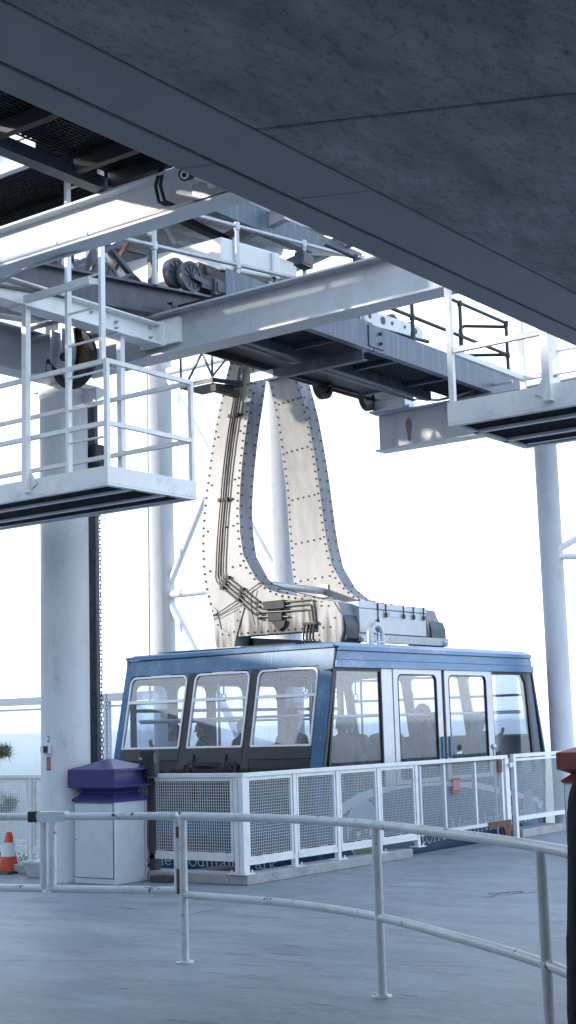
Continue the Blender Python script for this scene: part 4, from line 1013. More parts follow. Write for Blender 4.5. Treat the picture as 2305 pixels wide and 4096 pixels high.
def rrect(y0, y1, z0, z1, r, n=6, rb=.02):
    return arc(y1 - r, z1 - r, r, 0, 90, n) + arc(y0 + r, z1 - r, r, 90, 180, n) + arc(y0 + rb, z0 + rb, rb, 180, 270, 2) + arc(y1 - rb, z0 + rb, rb, 270, 360, 2)
def inset(poly, d):
    n = len(poly); out = []
    for i in range(n):
        a = V3((*poly[i - 1], 0)); b = V3((*poly[i], 0)); c_ = V3((*poly[(i + 1) % n], 0))
        n1 = (b - a); n2 = (c_ - b)
        if n1.length < 1e-6: n1 = n2
        if n2.length < 1e-6: n2 = n1
        n1 = V3((-n1.y, n1.x, 0)).normalized(); n2 = V3((-n2.y, n2.x, 0)).normalized(); m = (n1 + n2).normalized(); k = d / max(.35, m.dot(n1))
        out.append((b.x + m.x * k, b.y + m.y * k))
    return out
def frame_ring(mb, outer, wdt, fn, d0, d1, m=0):
    inner = inset(outer, wdt); n = len(outer)
    P = [fn(*q, d0) for q in outer] + [fn(*q, d0) for q in inner] + [fn(*q, d1) for q in outer] + [fn(*q, d1) for q in inner]
    F = []
    for i in range(n):
        j = (i + 1) % n
        F += [(i, j, n + j, n + i), (2 * n + j, 2 * n + i, 3 * n + i, 3 * n + j), (i, 2 * n + i, 2 * n + j, j), (n + i, n + j, 3 * n + j, 3 * n + i)]
    mb.add(P, F, m); return inner
def corner_fill(mb, outer, y0, y1, z0, z1, fn, d0, d1, m=0, n=6):
    # wall material in the two top corners outside the rounded frame
    A = outer[:n + 1]; B = outer[n + 1:2 * n + 2]
    for arcp, cnr in ((A, (y1, z1)), (B, (y0, z1))):
        P = [fn(*q, d0) for q in arcp + [cnr]] + [fn(*q, d1) for q in arcp + [cnr]]; k = len(arcp) + 1
        for i in range(len(arcp) - 1):
            mb.add([P[i], P[i + 1], P[k - 1], P[k + i], P[k + i + 1], P[2 * k - 1]], [(0, 1, 2), (5, 4, 3), (0, 3, 4, 1)], m)
def pane(mb, poly, fn, d0, d1):
    n = len(poly); P = [fn(*q, d0) for q in poly] + [fn(*q, d1) for q in poly]
    mb.add(P, [tuple(range(n))[::-1], tuple(range(n, 2 * n))] + [(i, (i + 1) % n, n + (i + 1) % n, n + i) for i in range(n)])

def car_end(near):
    s = 1 if near else -1; fx = xn if near else xf
    fn = lambda y, z, d: (fx(z) + s * d, y, z)
    wall = MB()
    endq(wall, YS, YB, 2.42, 2.64, .06, 0, near, 0)
    endq(wall, YS, 10.50, -.38, 2.42, .06, 0, near, 0); endq(wall, 13.74, YB, -.38, 2.42, .06, 0, near, 0)
    endq(wall, 10.5, 13.74, .30, .58, .05, .004, near, 0); endq(wall, 10.5, 13.74, .14, .30, .05, .006, near, 2)
    endq(wall, 10.5, 13.74, -.38, .14, .05, .004, near, 1)
    W = [(10.51, 11.48), (11.61, 12.56), (12.69, 13.735)]
    rects = []
    for (y0, y1) in W:
        o = rrect(y0, y1, 1.42, 2.405, .1); corner_fill(wall, o, y0 - .01, y1 + .01, 1.42, 2.42, fn, .01, .05, 0); rects.append(o)
    part('end_wall', wall, [BLUE, BLUE_DK, WINFR], car, bevel=0)
    fr = MB()
    endq(fr, 11.485, 11.605, .58, 2.42, .05, .003, near); endq(fr, 12.565, 12.685, .58, 2.42, .05, .003, near)
    for a, b in ((10.5, 11.485), (11.605, 12.565), (12.685, 13.74)): endq(fr, a, b, 1.27, 1.42, .05, -.004, near)
    endq(fr, 10.5, 13.74, .58, .64, .05, .0, near)
    part('window_band', fr, [WINFR], car)
    for (y0, y1), o in zip(W, rects):
        mb = MB(); inn = frame_ring(mb, o, .026, fn, -.010, .03); w = part('window', mb, [ALU], car)
        mb = MB(); pane(mb, inset(inn, -.004), fn, .008, .014); part('pane', mb, [GLASS], w)
        mb = MB(); endq(mb, y0 + .02, y1 - .02, 2.035, 2.075, .02, -.012, near); part('slider_bar', mb, [ALU], w)
    for (y0, y1) in ((10.5, 11.485), (12.685, 13.74)):
        mb = MB(); endq(mb, y0, y1, .64, 1.27, .006, .012, near); part('lower_pane', mb, [GLASS_DK], car)
    mb = MB(); o = rrect(11.66, 12.51, .66, 1.24, .04); 
    def f2(y, z, d): return fn(y, z, d)
    inn = frame_ring(mb, o, .05, lambda y, z, d: (fx(.9) + s * (d - .03), y, z), -.01, .03)
    endq(mb, 11.605, 12.565, 1.20, 1.27, .04, .0, near)
    hz = part('hatch', mb, [WINFR], car)
    mb = MB(); endq(mb, 11.62, 12.55, .64, 1.15, .006, .016, near); part('lower_pane', mb, [GLASS_DK], hz)
    for y in (11.85, 12.4):
        mb = MB(); endq(mb, y, y + .04, 1.18, 1.34, .02, -.03, near); part('hinge', mb, [WINFR], hz)
    for ya_ in (11.9, 13.0, 10.8):
        mb = MB(); endq(mb, ya_, ya_ + .36, 2.385, 2.412, .02, -.012, near); part('vent_latch', mb, [ALU], car)
car_end(True); car_end(False)

def car_sides():
    fnS = lambda x, z, d: (x, YS + d, z)
    # ---- door side
    hull = MB()
    def quad_side(mb, xa0, xa1, xb0, xb1, z0, z1, d0=0., d1=.05, m=0, Y=None):
        mb.hexa([(xa0, YS + d0, z0), (xb0, YS + d0, z0), (xb0, YS + d1, z0), (xa0, YS + d1, z0), (xa1, YS + d0, z1), (xb1, YS + d0, z1), (xb1, YS + d1, z1), (xa1, YS + d1, z1)], m)
    e = .062
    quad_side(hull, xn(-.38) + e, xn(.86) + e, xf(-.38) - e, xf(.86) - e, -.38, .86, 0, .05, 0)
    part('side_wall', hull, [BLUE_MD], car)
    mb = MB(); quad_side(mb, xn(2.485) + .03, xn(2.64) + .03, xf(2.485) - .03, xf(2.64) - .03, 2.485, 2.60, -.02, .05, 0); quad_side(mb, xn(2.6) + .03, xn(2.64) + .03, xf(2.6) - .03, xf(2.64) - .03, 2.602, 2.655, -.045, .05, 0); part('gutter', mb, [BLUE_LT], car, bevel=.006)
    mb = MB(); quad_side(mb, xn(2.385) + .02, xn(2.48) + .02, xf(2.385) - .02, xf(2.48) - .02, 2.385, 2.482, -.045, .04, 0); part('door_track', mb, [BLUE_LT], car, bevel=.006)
    # corner posts (black seal and blue)
    for near in (True, False):
        s = 1 if near else -1; fx = xn if near else xf
        mb = MB()
        for z0, z1 in ((-.38, 1.15), (1.15, 2.64)):
            a0, a1 = fx(z0), fx(z1)
            mb.hexa([(a0 + s * .004, YS - .012, z0), (a0 + s * .05, YS - .012, z0), (a0 + s * .05, YS + .0, z0), (a0 + s * .004, YS, z0), (a1 + s * .004, YS - .012, z1), (a1 + s * .05, YS - .012, z1), (a1 + s * .05, YS, z1), (a1 + s * .004, YS, z1)])
        part('corner_seal', mb, [WINFR], car)
    mb = MB(); quad_side(mb, 19.93 + .17 - (.38) * 0, 19.93, xf(.86) - .063, xf(2.385) - .063, .862, 2.384, .002, .05); part('corner_post', mb, [BLUE_DK], car)
    def gl(xa0, xa1, xb0, xb1, z0, z1, d=.02):
        m_ = MB(); m_.hexa([(xa0, YS + d, z0), (xb0, YS + d, z0), (xb0, YS + d + .006, z0), (xa0, YS + d + .006, z0), (xa1, YS + d, z1), (xb1, YS + d, z1), (xb1, YS + d + .006, z1), (xa1, YS + d + .006, z1)]); return m_
    # window 1
    mb = MB(); quad_side(mb, xn(.86) + .051, xn(2.385) + .051, xn(.86) + .09, xn(2.385) + .09, .862, 2.384, .0, .05); quad_side(mb, 15.79, 15.79, 15.81, 15.81, .862, 2.384, .001, .05); quad_side(mb, xn(.86) + .09, xn(2.385) + .09, 15.789, 15.789, 2.345, 2.384, .001, .05)
    w = part('window', mb, [WINFR], car); part('pane', gl(xn(.87) + .08, xn(2.36) + .08, 15.80, 15.80, .87, 2.36), [GLASS], w)
    mb = MB(); quad_side(mb, 15.812, 15.812, 16.07, 16.07, .862, 2.384, -.006, .05); part('pillar', mb, [ALU], car)
    def door(x0, x1, gx0, gx1, hx):
        mb = MB(); o = rrect(gx0, gx1, .93, 2.32, .09)
        quad_side(mb, x0, x0, gx0, gx0, .866, 2.384, -.016, .03); quad_side(mb, gx1, gx1, x1, x1, .866, 2.384, -.016, .03)
        quad_side(mb, gx0, gx0, gx1, gx1, 2.32, 2.384, -.016, .03); quad_side(mb, gx0, gx0, gx1, gx1, .866, .93, -.016, .03)
        corner_fill(mb, o, gx0, gx1, .93, 2.32, fnS, -.016, .03)
        d_ = part('door', mb, [ALU], car)
        mb = MB(); frame_ring(mb, inset(o, -.002), .018, fnS, -.02, .01); part('seal', mb, [WINFR], d_)
        part('pane', gl(gx0 + .002, gx0 + .002, gx1 - .002, gx1 - .002, .93, 2.31, .0), [GLASS], d_)
        mb = MB(); mb.box(hx - .028, hx + .028, YS - .05, YS - .025, 1.17, 1.47); part('handle', mb, [BLUE], d_, bevel=.012)
    door(16.08, 17.325, 16.19, 17.19, 17.26); door(17.41, 18.72, 17.52, 18.60, 17.465)
    mb = MB(); quad_side(mb, 17.327, 17.327, 17.408, 17.408, .862, 2.384, .004, .05); part('door_seal', mb, [BLACKRUB], car)
    mb = MB(); quad_side(mb, 18.722, 18.722, 18.80, 18.80, .862, 2.384, -.005, .05); part('pillar', mb, [ALU], car)
    # window 4
    mb = MB(); quad_side(mb, 18.802, 18.802, 18.82, 18.82, .862, 2.384, .001, .05); quad_side(mb, 20.03, 19.86, 20.098, 19.928, .862, 2.384, .001, .05); quad_side(mb, 18.82, 18.82, 20.03, 19.86, 2.345, 2.384, .0, .05)
    o = [(19.87, 2.22), (19.78, 2.345), (19.87, 2.345)]; mb.prism(o, 'Y', YS + .001, YS + .05)
    w = part('window', mb, [WINFR], car); part('pane', gl(18.81, 18.81, 20.05, 19.88, .87, 2.36), [GLASS], w)
    # ---- graphics on the door side
    g = YS - .006
    up = [(14.62, .58), (14.80, .70), (15.15, .80), (15.55, .88), (16.0, .915), (16.5, .925), (17.2, .90), (18.2, .80), (19.3, .62), (20.1, .47)]
    lo = [(14.66, .48), (14.86, .585), (15.2, .69), (15.6, .76), (16.0, .80), (16.5, .82), (17.2, .80), (18.2, .71), (19.3, .54), (20.1, .40)]
    P = [(x, g, min(z, .855)) for x, z in up] + [(x, g, z) for x, z in lo]; n = len(up)
    mb = MB(); mb.add(P, [(i, i + 1, n + i + 1, n + i) for i in range(n - 1)]); part('swoosh', mb, [SWOOSH], car)
    def disk(mb, cx, cz, r, y, m=0, a0=0, a1=360):
        pts = arc(cx, cz, r, a0, a1, 40); mb.add([(x, y, z) for x, z in pts], [tuple(range(len(pts) - (1 if a1 - a0 == 360 else 0)))], m)
    mb = MB(); cx, cz = 15.26, .35
    disk(mb, cx, cz, .37, g - .001, 0); disk(mb, cx, cz, .345, g - .003, 1); disk(mb, cx, cz - .02, .335, g - .005, 2, 200, 340); disk(mb, cx, cz - .0, .345, g - .0045, 3, 175, 205) if False else None
    mb.add([(x, g - .006, z) for x, z in ((cx - .33, .32), (cx - .18, .44), (cx - .02, .36), (cx + .1, .46), (cx + .33, .30), (cx + .33, .18), (cx - .33, .18))], [(0, 1, 2, 3, 4, 5, 6)], 3)
    for a, b, c_ in (((cx - .2, .33), (cx - .06, .33), (cx - .13, .24)), ((cx + .02, .40), (cx + .10, .42), (cx + .05, .26)), ((cx + .12, .36), (cx + .22, .3), (cx + .12, .26))):
        mb.add([(x, g - .008, z) for x, z in (a, b, c_)], [(0, 1, 2)], 0)
    part('emblem', mb, [SWOOSH, EMB_BLUE, EMB_GREEN, EMB_DARK], car)
    mb, L = lettering('Stone Mountain Park', .185, 1.0, lambda u, v: (16.42 + u * 1.0, g - .002, .06 + u * .022 + v)); sc = 3.36 / L
    mb, L = lettering('Stone Mountain Park', .185, sc, lambda u, v: (16.42 + u, g - .002, .05 + u * .03 + v)); part('lettering', mb, [LETTER], car)
    mb = MB(); mb.add([(x, g - .001, z) for x, z in ((19.62, .58), (19.85, .62), (20.15, -.2), (19.45, -.2))], [(0, 1, 2, 3)]); mb.add([(x, g - .003, z) for x, z in ((20.0, .5), (20.12, .40), (20.22, .44), (20.18, .30), (20.05, .34))], [(0, 1, 2, 3, 4)], 1); part('side_graphic', mb, [BLUE_LT, SWOOSH], car)
    # end lettering
    e_off = -.004
    mb, L = lettering('Stone Mountain Park', .098, 1., lambda u, v: (0, 0, 0)); sc = 2.42 / L
    mb, L = lettering('Stone Mountain Park', .098, sc, lambda u, v: (xn(-.105 + v) + e_off, 13.56 - u, -.105 + v)); part('lettering', mb, [LETTER], car)
    # ---- far side
    mb = MB(); mb.box(xn(.5) + .1, xf(.5) - .1, YB - .05, YB - .002, -.38, 1.35); mb.box(14.75, 20.1, YB - .05, YB - .002, 2.36, 2.64); part('side_wall', mb, [INTERIOR], car)
    xs = [14.8, 15.68, 16.55, 17.42, 18.3, 19.17, 20.03]
    for i, (a, b) in enumerate(zip(xs, xs[1:])):
        o = rrect(a + .09, b - .09, 1.40, 2.30, .13)
        fnB = lambda x, z, d: (x, YB + d, z)
        mb = MB(); mb.box(a, a + .09, YB - .045, YB - .003, 1.352, 2.358); mb.box(b - .09, b, YB - .045, YB - .003, 1.352, 2.358); mb.box(a + .09, b - .09, YB - .045, YB - .003, 2.30, 2.358); mb.box(a + .09, b - .09, YB - .045, YB - .003, 1.352, 1.40)
        corner_fill(mb, o, a + .09, b - .09, 1.4, 2.3, fnB, -.045, -.003)
        mb.box(a + .09, b - .09, YB - .04, YB - .01, 1.92, 1.97)
        w = part('window', mb, [WINFR], car)
        mb = MB(); pane(mb, o, fnB, -.02, -.014); part('pane', mb, [GLASS], w)
car_sides()

def car_body():
    mb = MB()
    mb.hexa([(xn(2.64) - .02, YS - .03, 2.641 + .017), (xf(2.64) + .02, YS - .03, 2.658), (xf(2.64) + .02, YB + .03, 2.658), (xn(2.64) - .02, YB + .03, 2.658),
             (xn(2.64) + .06, YS + .08, 2.715), (xf(2.64) - .06, YS + .08, 2.715), (xf(2.64) - .06, YB - .08, 2.715), (xn(2.64) + .06, YB - .08, 2.715)])
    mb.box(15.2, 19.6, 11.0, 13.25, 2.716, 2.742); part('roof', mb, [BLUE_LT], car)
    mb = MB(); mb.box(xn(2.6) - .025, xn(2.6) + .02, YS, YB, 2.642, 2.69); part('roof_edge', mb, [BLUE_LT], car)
    mb = MB(); mb.box(14.85, 19.95, YS + .06, YB - .06, 2.56, 2.60); part('ceiling', mb, [INTERIOR], car)
    mb = MB(); mb.box(14.6, 20.2, YS + .052, YB - .052, .02, .10); part('floor', mb, [DARK], car)
    mb = MB(); mb.box(14.62, 20.2, YS + .06, YB - .06, -.38, -.33); part('underside', mb, [DARK], car)
    mb = MB()
    for y in (YS + .12, YB - .12): mb.tube((14.9, y, 1.78), (19.9, y, 1.78), .018, 8)
    for x in (14.78, 20.05): mb.tube((x, YS + .2, 1.80), (x, YB - .2, 1.80), .018, 8)
    mb.tube((14.75, YS + .1, 1.08), (20.0, YS + .1, 1.08), .02, 8); part('handrail', mb, [ALU], car)
    for x, y in ((15.6, 11.3), (15.6, 12.9), (17.4, 12.1), (19.2, 11.3), (19.2, 12.9)):
        mb = MB(); mb.tube((x, y, .1), (x, y, 2.56), .02, 8); part('grab_pole', mb, [ALU], car)
    mb = MB(); mb.tube((15.2, 11.6, 2.35), (19.6, 11.6, 2.35), .016, 8); mb.tube((15.2, 12.6, 2.35), (19.6, 12.6, 2.35), .016, 8)
    for y in (11.6, 12.6):
        for x in (15.3, 17.4, 19.5): mb.tube((x, y, 2.35), (x, y, 2.56), .012, 8)
    part('ceiling_rail', mb, [ALU], car)
    for y in (11.6, 12.6):
        for x in (15.35, 15.9, 16.6, 17.9, 18.6):
            mb = MB(); mb.bar((x, y, 2.35), (x, y, 2.14), .006, .03); mb.path([(x, y + .045 * math.sin(a), 2.09 + .05 * math.cos(a)) for a in [k * math.pi / 4 for k in range(8)]], .009, 6, closed=True); part('grab_strap', mb, [BLACKRUB], car)
    mb = MB(); mb.box(15.1, 15.35, 11.0, 11.35, .1, 1.15); mb.box(15.0, 15.3, 11.0, 11.5, 1.152, 1.2); part('control_stand', mb, [DARK], car, bevel=.02)
    mb = MB(); mb.box(18.3, 20.0, YB - .5, YB - .08, .1, .55); mb.box(15.0, 17.0, YB - .5, YB - .08, .1, .55); part('bench', mb, [BLUE_DK], car, bevel=.03)
car_body()

# ---- hanger
OUT = [(13.40, 7.2), (13.42, 6.6), (13.45, 6.0), (13.47, 5.4), (13.50, 4.98), (13.515, 4.6), (13.51, 4.3), (13.49, 4.0), (13.45, 3.75), (13.39, 3.52), (13.30, 3.28), (13.26, 2.97)]
INN = [(12.86, 7.2), (12.82, 6.6), (12.82, 5.8), (12.82, 5.2), (12.81, 4.75), (12.775, 4.42), (12.72, 4.15), (12.63, 3.95), (12.48, 3.77), (12.28, 3.61), (12.08, 3.535), (11.75, 3.47), (11.40, 3.40), (11.08, 3.33), (11.02, 3.17), (11.10, 2.97)]
def arm_fn(X0, sg):
    def fn(x, y, z): return (x + sg * max(0., z - 3.8) ** 2 * .055, y, z)
    return fn
def rail_pts(poly, step):
    out = []; acc = 0; need = step * .5
    for a, b in zip(poly, poly[1:]):
        L = math.hypot(b[0] - a[0], b[1] - a[1])
        while acc + L >= need:
            s = (need - acc) / L; out.append((a[0] + (b[0] - a[0]) * s, a[1] + (b[1] - a[1]) * s)); need += step
        acc += L
    return out
def hanger_arm(X0, T, sg, clampR):
    fn = arm_fn(X0, sg); mb = MB()
    def at_z(Pl, z):
        for a, b in zip(Pl, Pl[1:]):
            if b[1] <= z <= a[1]: return a[0] + (b[0] - a[0]) * (a[1] - z) / max(1e-6, a[1] - b[1])
        return Pl[-1][0]
    ZL = [3.8 + .34 * k for k in range(11)]
    lv = [(z, at_z(OUT, z), at_z(INN, z)) for z in ZL]
    k = len(lv)
    for x in (X0, X0 + T):      # the two faces of the curved upper arm
        mb.add([fn(x, yo, z) for z, yo, yi in lv] + [fn(x, yi, z) for z, yo, yi in lv], [(i, i + 1, k + i + 1, k + i) for i in range(k - 1)], 0, True)
    for col in (1, 2):          # its edges, in the shade-darkened metal
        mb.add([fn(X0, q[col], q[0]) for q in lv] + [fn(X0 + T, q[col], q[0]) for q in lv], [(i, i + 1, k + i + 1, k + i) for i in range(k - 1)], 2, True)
    OL = [(lv[0][1], 3.8)] + [q for q in OUT if q[1] < 3.8]; IL = [(lv[0][2], 3.8)] + [q for q in INN if q[1] < 3.8]
    poly = OL[::-1] + IL; n = len(poly); P = [fn(X0, *q) for q in poly] + [fn(X0 + T, *q) for q in poly]
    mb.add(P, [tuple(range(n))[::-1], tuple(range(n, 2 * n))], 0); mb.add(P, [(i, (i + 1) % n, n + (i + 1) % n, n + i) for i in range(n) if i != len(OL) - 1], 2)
    # riveted edge rows
    cin = [(y - .0 - .035, z) for y, z in OUT]; inn2 = [(y + .035, z) for y, z in INN[:10]] + [(y, z - .035) for y, z in INN[10:14]]
    rv = [(p, X0) for p in rail_pts(cin, .115)] + [(p, X0) for p in rail_pts(inn2, .115)]
    rv += [((11.1 + k * .12, 3.01), X0) for k in range(18)]
    for zc in (6.75, 6.0, 5.25, 4.55, 3.95):
        o = [q for q in OUT]; 
        def at(P, z):
            for a, b in zip(P, P[1:]):
                if b[1] <= z <= a[1]: return a[0] + (b[0] - a[0]) * (a[1] - z) / max(1e-6, a[1] - b[1])
            return P[-1][0]
        ya, yb = at(OUT, zc), at(INN, zc)
        for k in range(1, 6):
            if sg > 0 and 2 <= k <= 3: continue
            rv.append(((ya + (yb - ya) * k / 6, zc + .05 * k / 6), X0))
    for (y, z), x in rv:
        q = fn(x, y, z); mb.tube((q[0] + .002, q[1], q[2]), (q[0] - .012, q[1], q[2]), .0155, 6, 1)
    # rivets on the -Y edge faces
    for (y, z) in rail_pts(INN[:13], .16):
        for dx in ((.05, T - .05)):
            q = fn(X0 + dx, y, z); mb.tube((q[0], q[1] + .004, q[2]), (q[0], q[1] - .012, q[2]), .015, 6, 1)
    a = part('hanger_arm', mb, [HANGER, RIVET, HANGER_SHADE], car)
    # feet clamps
    mb = MB(); mb.prism([(13.28, 3.42), (13.22, 3.38), (13.15, 3.10), (13.02, 3.04), (12.88, 3.08), (12.76, 3.45), (12.72, 3.45), (12.70, 3.40), (12.86, 2.98), (12.93, 2.74), (13.22, 2.745), (13.275, 3.0)], 'X', X0 - .02, X0 + T + .02)
    for y, z in ((13.22, 3.3), (13.2, 3.16), (13.12, 3.02), (13.0, 3.0), (12.9, 3.04), (12.83, 3.2), (12.78, 3.32), (12.74, 3.42)): mb.tube((X0 - .018, y, z), (X0 - .03, y, z), .013, 6, 1)
    part('foot_clamp', mb, [HANGER, RIVET], car)
    mb = MB(); mb.prism([(11.56, 3.36), (11.14, 3.34), (11.02, 3.16), (11.0, 2.95), (11.06, 2.75), (11.34, 2.75)], 'X', X0 - .022, X0 + T + .03)
    for y, z in ((11.46, 3.3), (11.34, 3.3), (11.22, 3.29), (11.44, 3.1), (11.32, 3.0), (11.2, 3.0), (11.12, 3.12), (11.4, 2.9)): mb.tube((X0 - .02, y, z), (X0 - .034, y, z), .013, 6, 1)
    part('foot_clamp', mb, [HANGER, RIVET], car)
    mb = MB(); mb.prism([(11.02, 3.16), (10.975, 3.05), (10.97, 2.84), (11.05, 2.75)], 'X', X0 + .02, X0 + T + .12); mb.disc((X0 + T + .08, 10.962, 2.83), 'Y', .05, .04, 1, 18); mb.disc((X0 + T + .08, 10.94, 2.83), 'Y', .024, .04, 1, 12)
    part('pivot', mb, [GIRDER, ALU], car)
hanger_arm(16.0, .31, 1, True); hanger_arm(18.25, .31, -1, False)

def hanger_bits():
    fa = arm_fn(16., 1)
    runs = [[(13.14, 7.1), (13.13, 6.38), (13.15, 4.93), (13.186, 4.3), (13.21, 3.86), (13.19, 3.79), (13.1, 3.70), (12.50, 3.25), (12.45, 3.225), (11.9, 3.19)],
            [(13.10, 7.1), (13.09, 6.38), (13.11, 4.93), (13.146, 4.3), (13.17, 3.88), (13.15, 3.82), (13.06, 3.74), (12.46, 3.30), (12.41, 3.285), (11.92, 3.27)],
            [(13.06, 7.1), (13.05, 6.37), (13.07, 4.93), (13.106, 4.3), (13.13, 3.90), (13.11, 3.84), (13.02, 3.78), (12.43, 3.36), (12.38, 3.345), (12.0, 3.34)],
            [(13.01, 7.1), (12.99, 6.36), (13.02, 4.93), (13.052, 4.3), (13.07, 3.92), (13.05, 3.87), (12.97, 3.82), (12.42, 3.43), (12.36, 3.41), (12.0, 3.41)]]
    for r_ in runs:
        q_ = [r_[0]]
        for a, b in zip(r_, r_[1:]):
            m_ = max(1, int((a[1] - b[1]) / .25)); q_ += [(a[0] + (b[0] - a[0]) * k / m_, a[1] + (b[1] - a[1]) * k / m_) for k in range(1, m_ + 1)]
        mb = MB(); mb.path([fa(15.965, y, z) for y, z in q_], .0125, 8); part('hydraulic_pipe', mb, [PIPE], car)
    for (y0, y1, z) in ((13.18, 12.93, 6.31), (13.19, 12.95, 5.0)):
        mb = MB(); q = fa(15.965, 0, z)
        mb.box(q[0] - .02, q[0] + .025, y1, y1 + .02, z - .02, z + .02) if False else None
        for k in range(3): mb.box(q[0] - .028, q[0] + .03, y1 + .05 + k * .068, y1 + .1 + k * .068, z - .025, z + .025)
        mb.box(q[0] + .0, q[0] + .034, y1 - .01, y0 + .02, z - .012, z + .012); part('pipe_clamp', mb, [CLAMP], car)
    for y, z in ((12.98, 3.83), (13.03, 3.76), (13.09, 3.69), (12.72, 3.64), (12.76, 3.57), (12.8, 3.50)):
        mb = MB(); mb.box(15.94, 15.995, y - .03, y + .03, z - .025, z + .025); part('pipe_clamp', mb, [CLAMP], car)
    mb = MB(); mb.box(15.93, 15.998, 11.95, 12.32, 3.31, 3.43); mb.box(15.94, 15.998, 12.0, 12.25, 3.14, 3.26); mb.prism([(12.2, 3.14), (11.95, 3.14), (11.98, 3.06), (12.08, 3.0)], 'X', 15.95, 15.998)
    for z in (3.2, 3.27, 3.36, 3.43): mb.box(15.93, 15.97, 12.38, 12.44, z - .02, z + .02)
    part('valve_block', mb, [DARK], car, bevel=.008)
    for k, (y1, z1) in enumerate(((11.46, 3.40), (11.50, 3.34), (11.54, 3.27))):
        mb = MB(); mb.path([(15.96, 12.0, z1), (15.96, y1 + .05, z1), (15.96, y1 + .01, z1 - .02), (15.96, y1, z1 - .06), (15.96, y1 - .02, 3.1)], .012, 8); part('hydraulic_pipe', mb, [PIPE], car)
    mb = MB(); mb.box(15.92, 15.98, 11.4, 11.64, 3.05, 3.085); part('pipe_clamp', mb, [CLAMP], car)
    for k in range(4):
        y = 11.44 + k * .055
        mb = MB(); mb.path([(15.955, y, 3.08), (15.94, y + .02, 2.98), (15.93, y + .025, 2.86), (15.95, y - .02, 2.77), (16.0, y - .12, 2.765), (16.15, y - .2, 2.79)], .016, 8); part('hose', mb, [BLACKRUB], car)
    # loose cable across the sheet metal
    mb = MB(); mb.path([(15.97, 13.28, 3.30), (15.96, 13.1, 3.36), (15.96, 12.85, 3.47), (15.96, 12.65, 3.58), (15.96, 12.4, 3.70), (15.97, 12.15, 3.66), (15.98, 11.8, 3.53), (15.98, 11.4, 3.42), (16.0, 11.1, 3.37)], .008, 6)
    mb.path([(15.96, 12.5, 3.62), (15.95, 12.55, 3.50), (15.95, 12.54, 3.30), (15.96, 12.5, 3.12)], .007, 6); mb.path([(15.965, 13.28, 3.30), (15.96, 13.3, 3.24), (15.96, 13.22, 3.26), (15.96, 12.6, 3.46)], .006, 6)
    part('loose_cable', mb, [BLACKRUB], car)
    mb = MB(); mb.tube((16.3, 12.56, 3.72), (18.26, 12.90, 3.76), .055, 14); mb.box(18.225, 18.248, 12.8, 13.0, 3.66, 3.86); part('tie_rod', mb, [GALV], car)
    # equipment box between the feet
    mb = MB(); mb.box(16.34, 18.1, 10.96, 11.6, 2.92, 3.26); mb.box(16.34, 16.80, 10.962, 11.6, 3.262, 3.36); part('equipment_box', mb, [ALU_DULL], car, bevel=.01)
    mb = MB(); mb.box(16.815, 18.11, 10.945, 11.62, 3.262, 3.345); lid = part('box_lid', mb, [ALU_DULL], car, bevel=.008)
    for x in (16.98, 17.45, 17.72, 18.0):
        mb = MB(); mb.box(x, x + .02, 10.935, 10.944, 3.15, 3.345); mb.box(x - .012, x + .032, 10.925, 10.945, 3.16, 3.22); part('box_latch', mb, [DARK], car)
    mb = MB(); mb.box(16.80, 16.806, 10.945, 10.958, 2.93, 3.36); mb.box(16.77, 16.80, 10.93, 10.958, 3.0, 3.12); part('box_hinge', mb, [DARK], car)
    mb = MB(); mb.box(17.1, 17.36, 10.954, 10.958, 3.17, 3.24); part('box_label', mb, [LETTER], car)
    mb = MB(); mb.box(16.33, 18.75, 10.97, 11.1, 2.80, 2.91); part('base_rail', mb, [GALV], car)
    mb = MB(); mb.box(16.3, 18.3, 12.8, 13.1, 2.80, 2.96); mb.box(15.7, 15.98, 11.6, 12.9, 2.745, 2.80); part('base_rail', mb, [DARK], car)
    mb = MB(); mb.path([(16.22, 10.72, 2.72)] + [(16.36 - .14 * math.cos(a), 10.72, 2.86 + .15 * math.sin(a)) for a in [k * math.pi / 10 for k in range(11)]] + [(16.50, 10.72, 2.72)], .052, 14); part('vent_pipe', mb, [ALU_DULL], car)
    mb = MB(); mb.tube((16.34, 10.66, 2.72), (16.34, 10.66, 2.86), .022, 10); mb.tube((16.26, 10.66, 2.77), (16.44, 10.66, 2.77), .014, 8); mb.ball((16.34, 10.66, 2.88), .026); part('valve', mb, [ALU], car)
    mb = MB(); mb.box(15.0, 15.9, 12.0, 13.5, 2.742, 2.755); part('tread_plate', mb, [GALV], car)
    # head between the arms
    mb = MB(); mb.box(16.65, 17.9, 12.9, 13.4, 7.12, 7.35); mb.tube((16.4, 13.13, 7.24), (18.2, 13.13, 7.24), .10, 18); part('hanger_head', mb, [GIRDER], car)
hanger_bits()

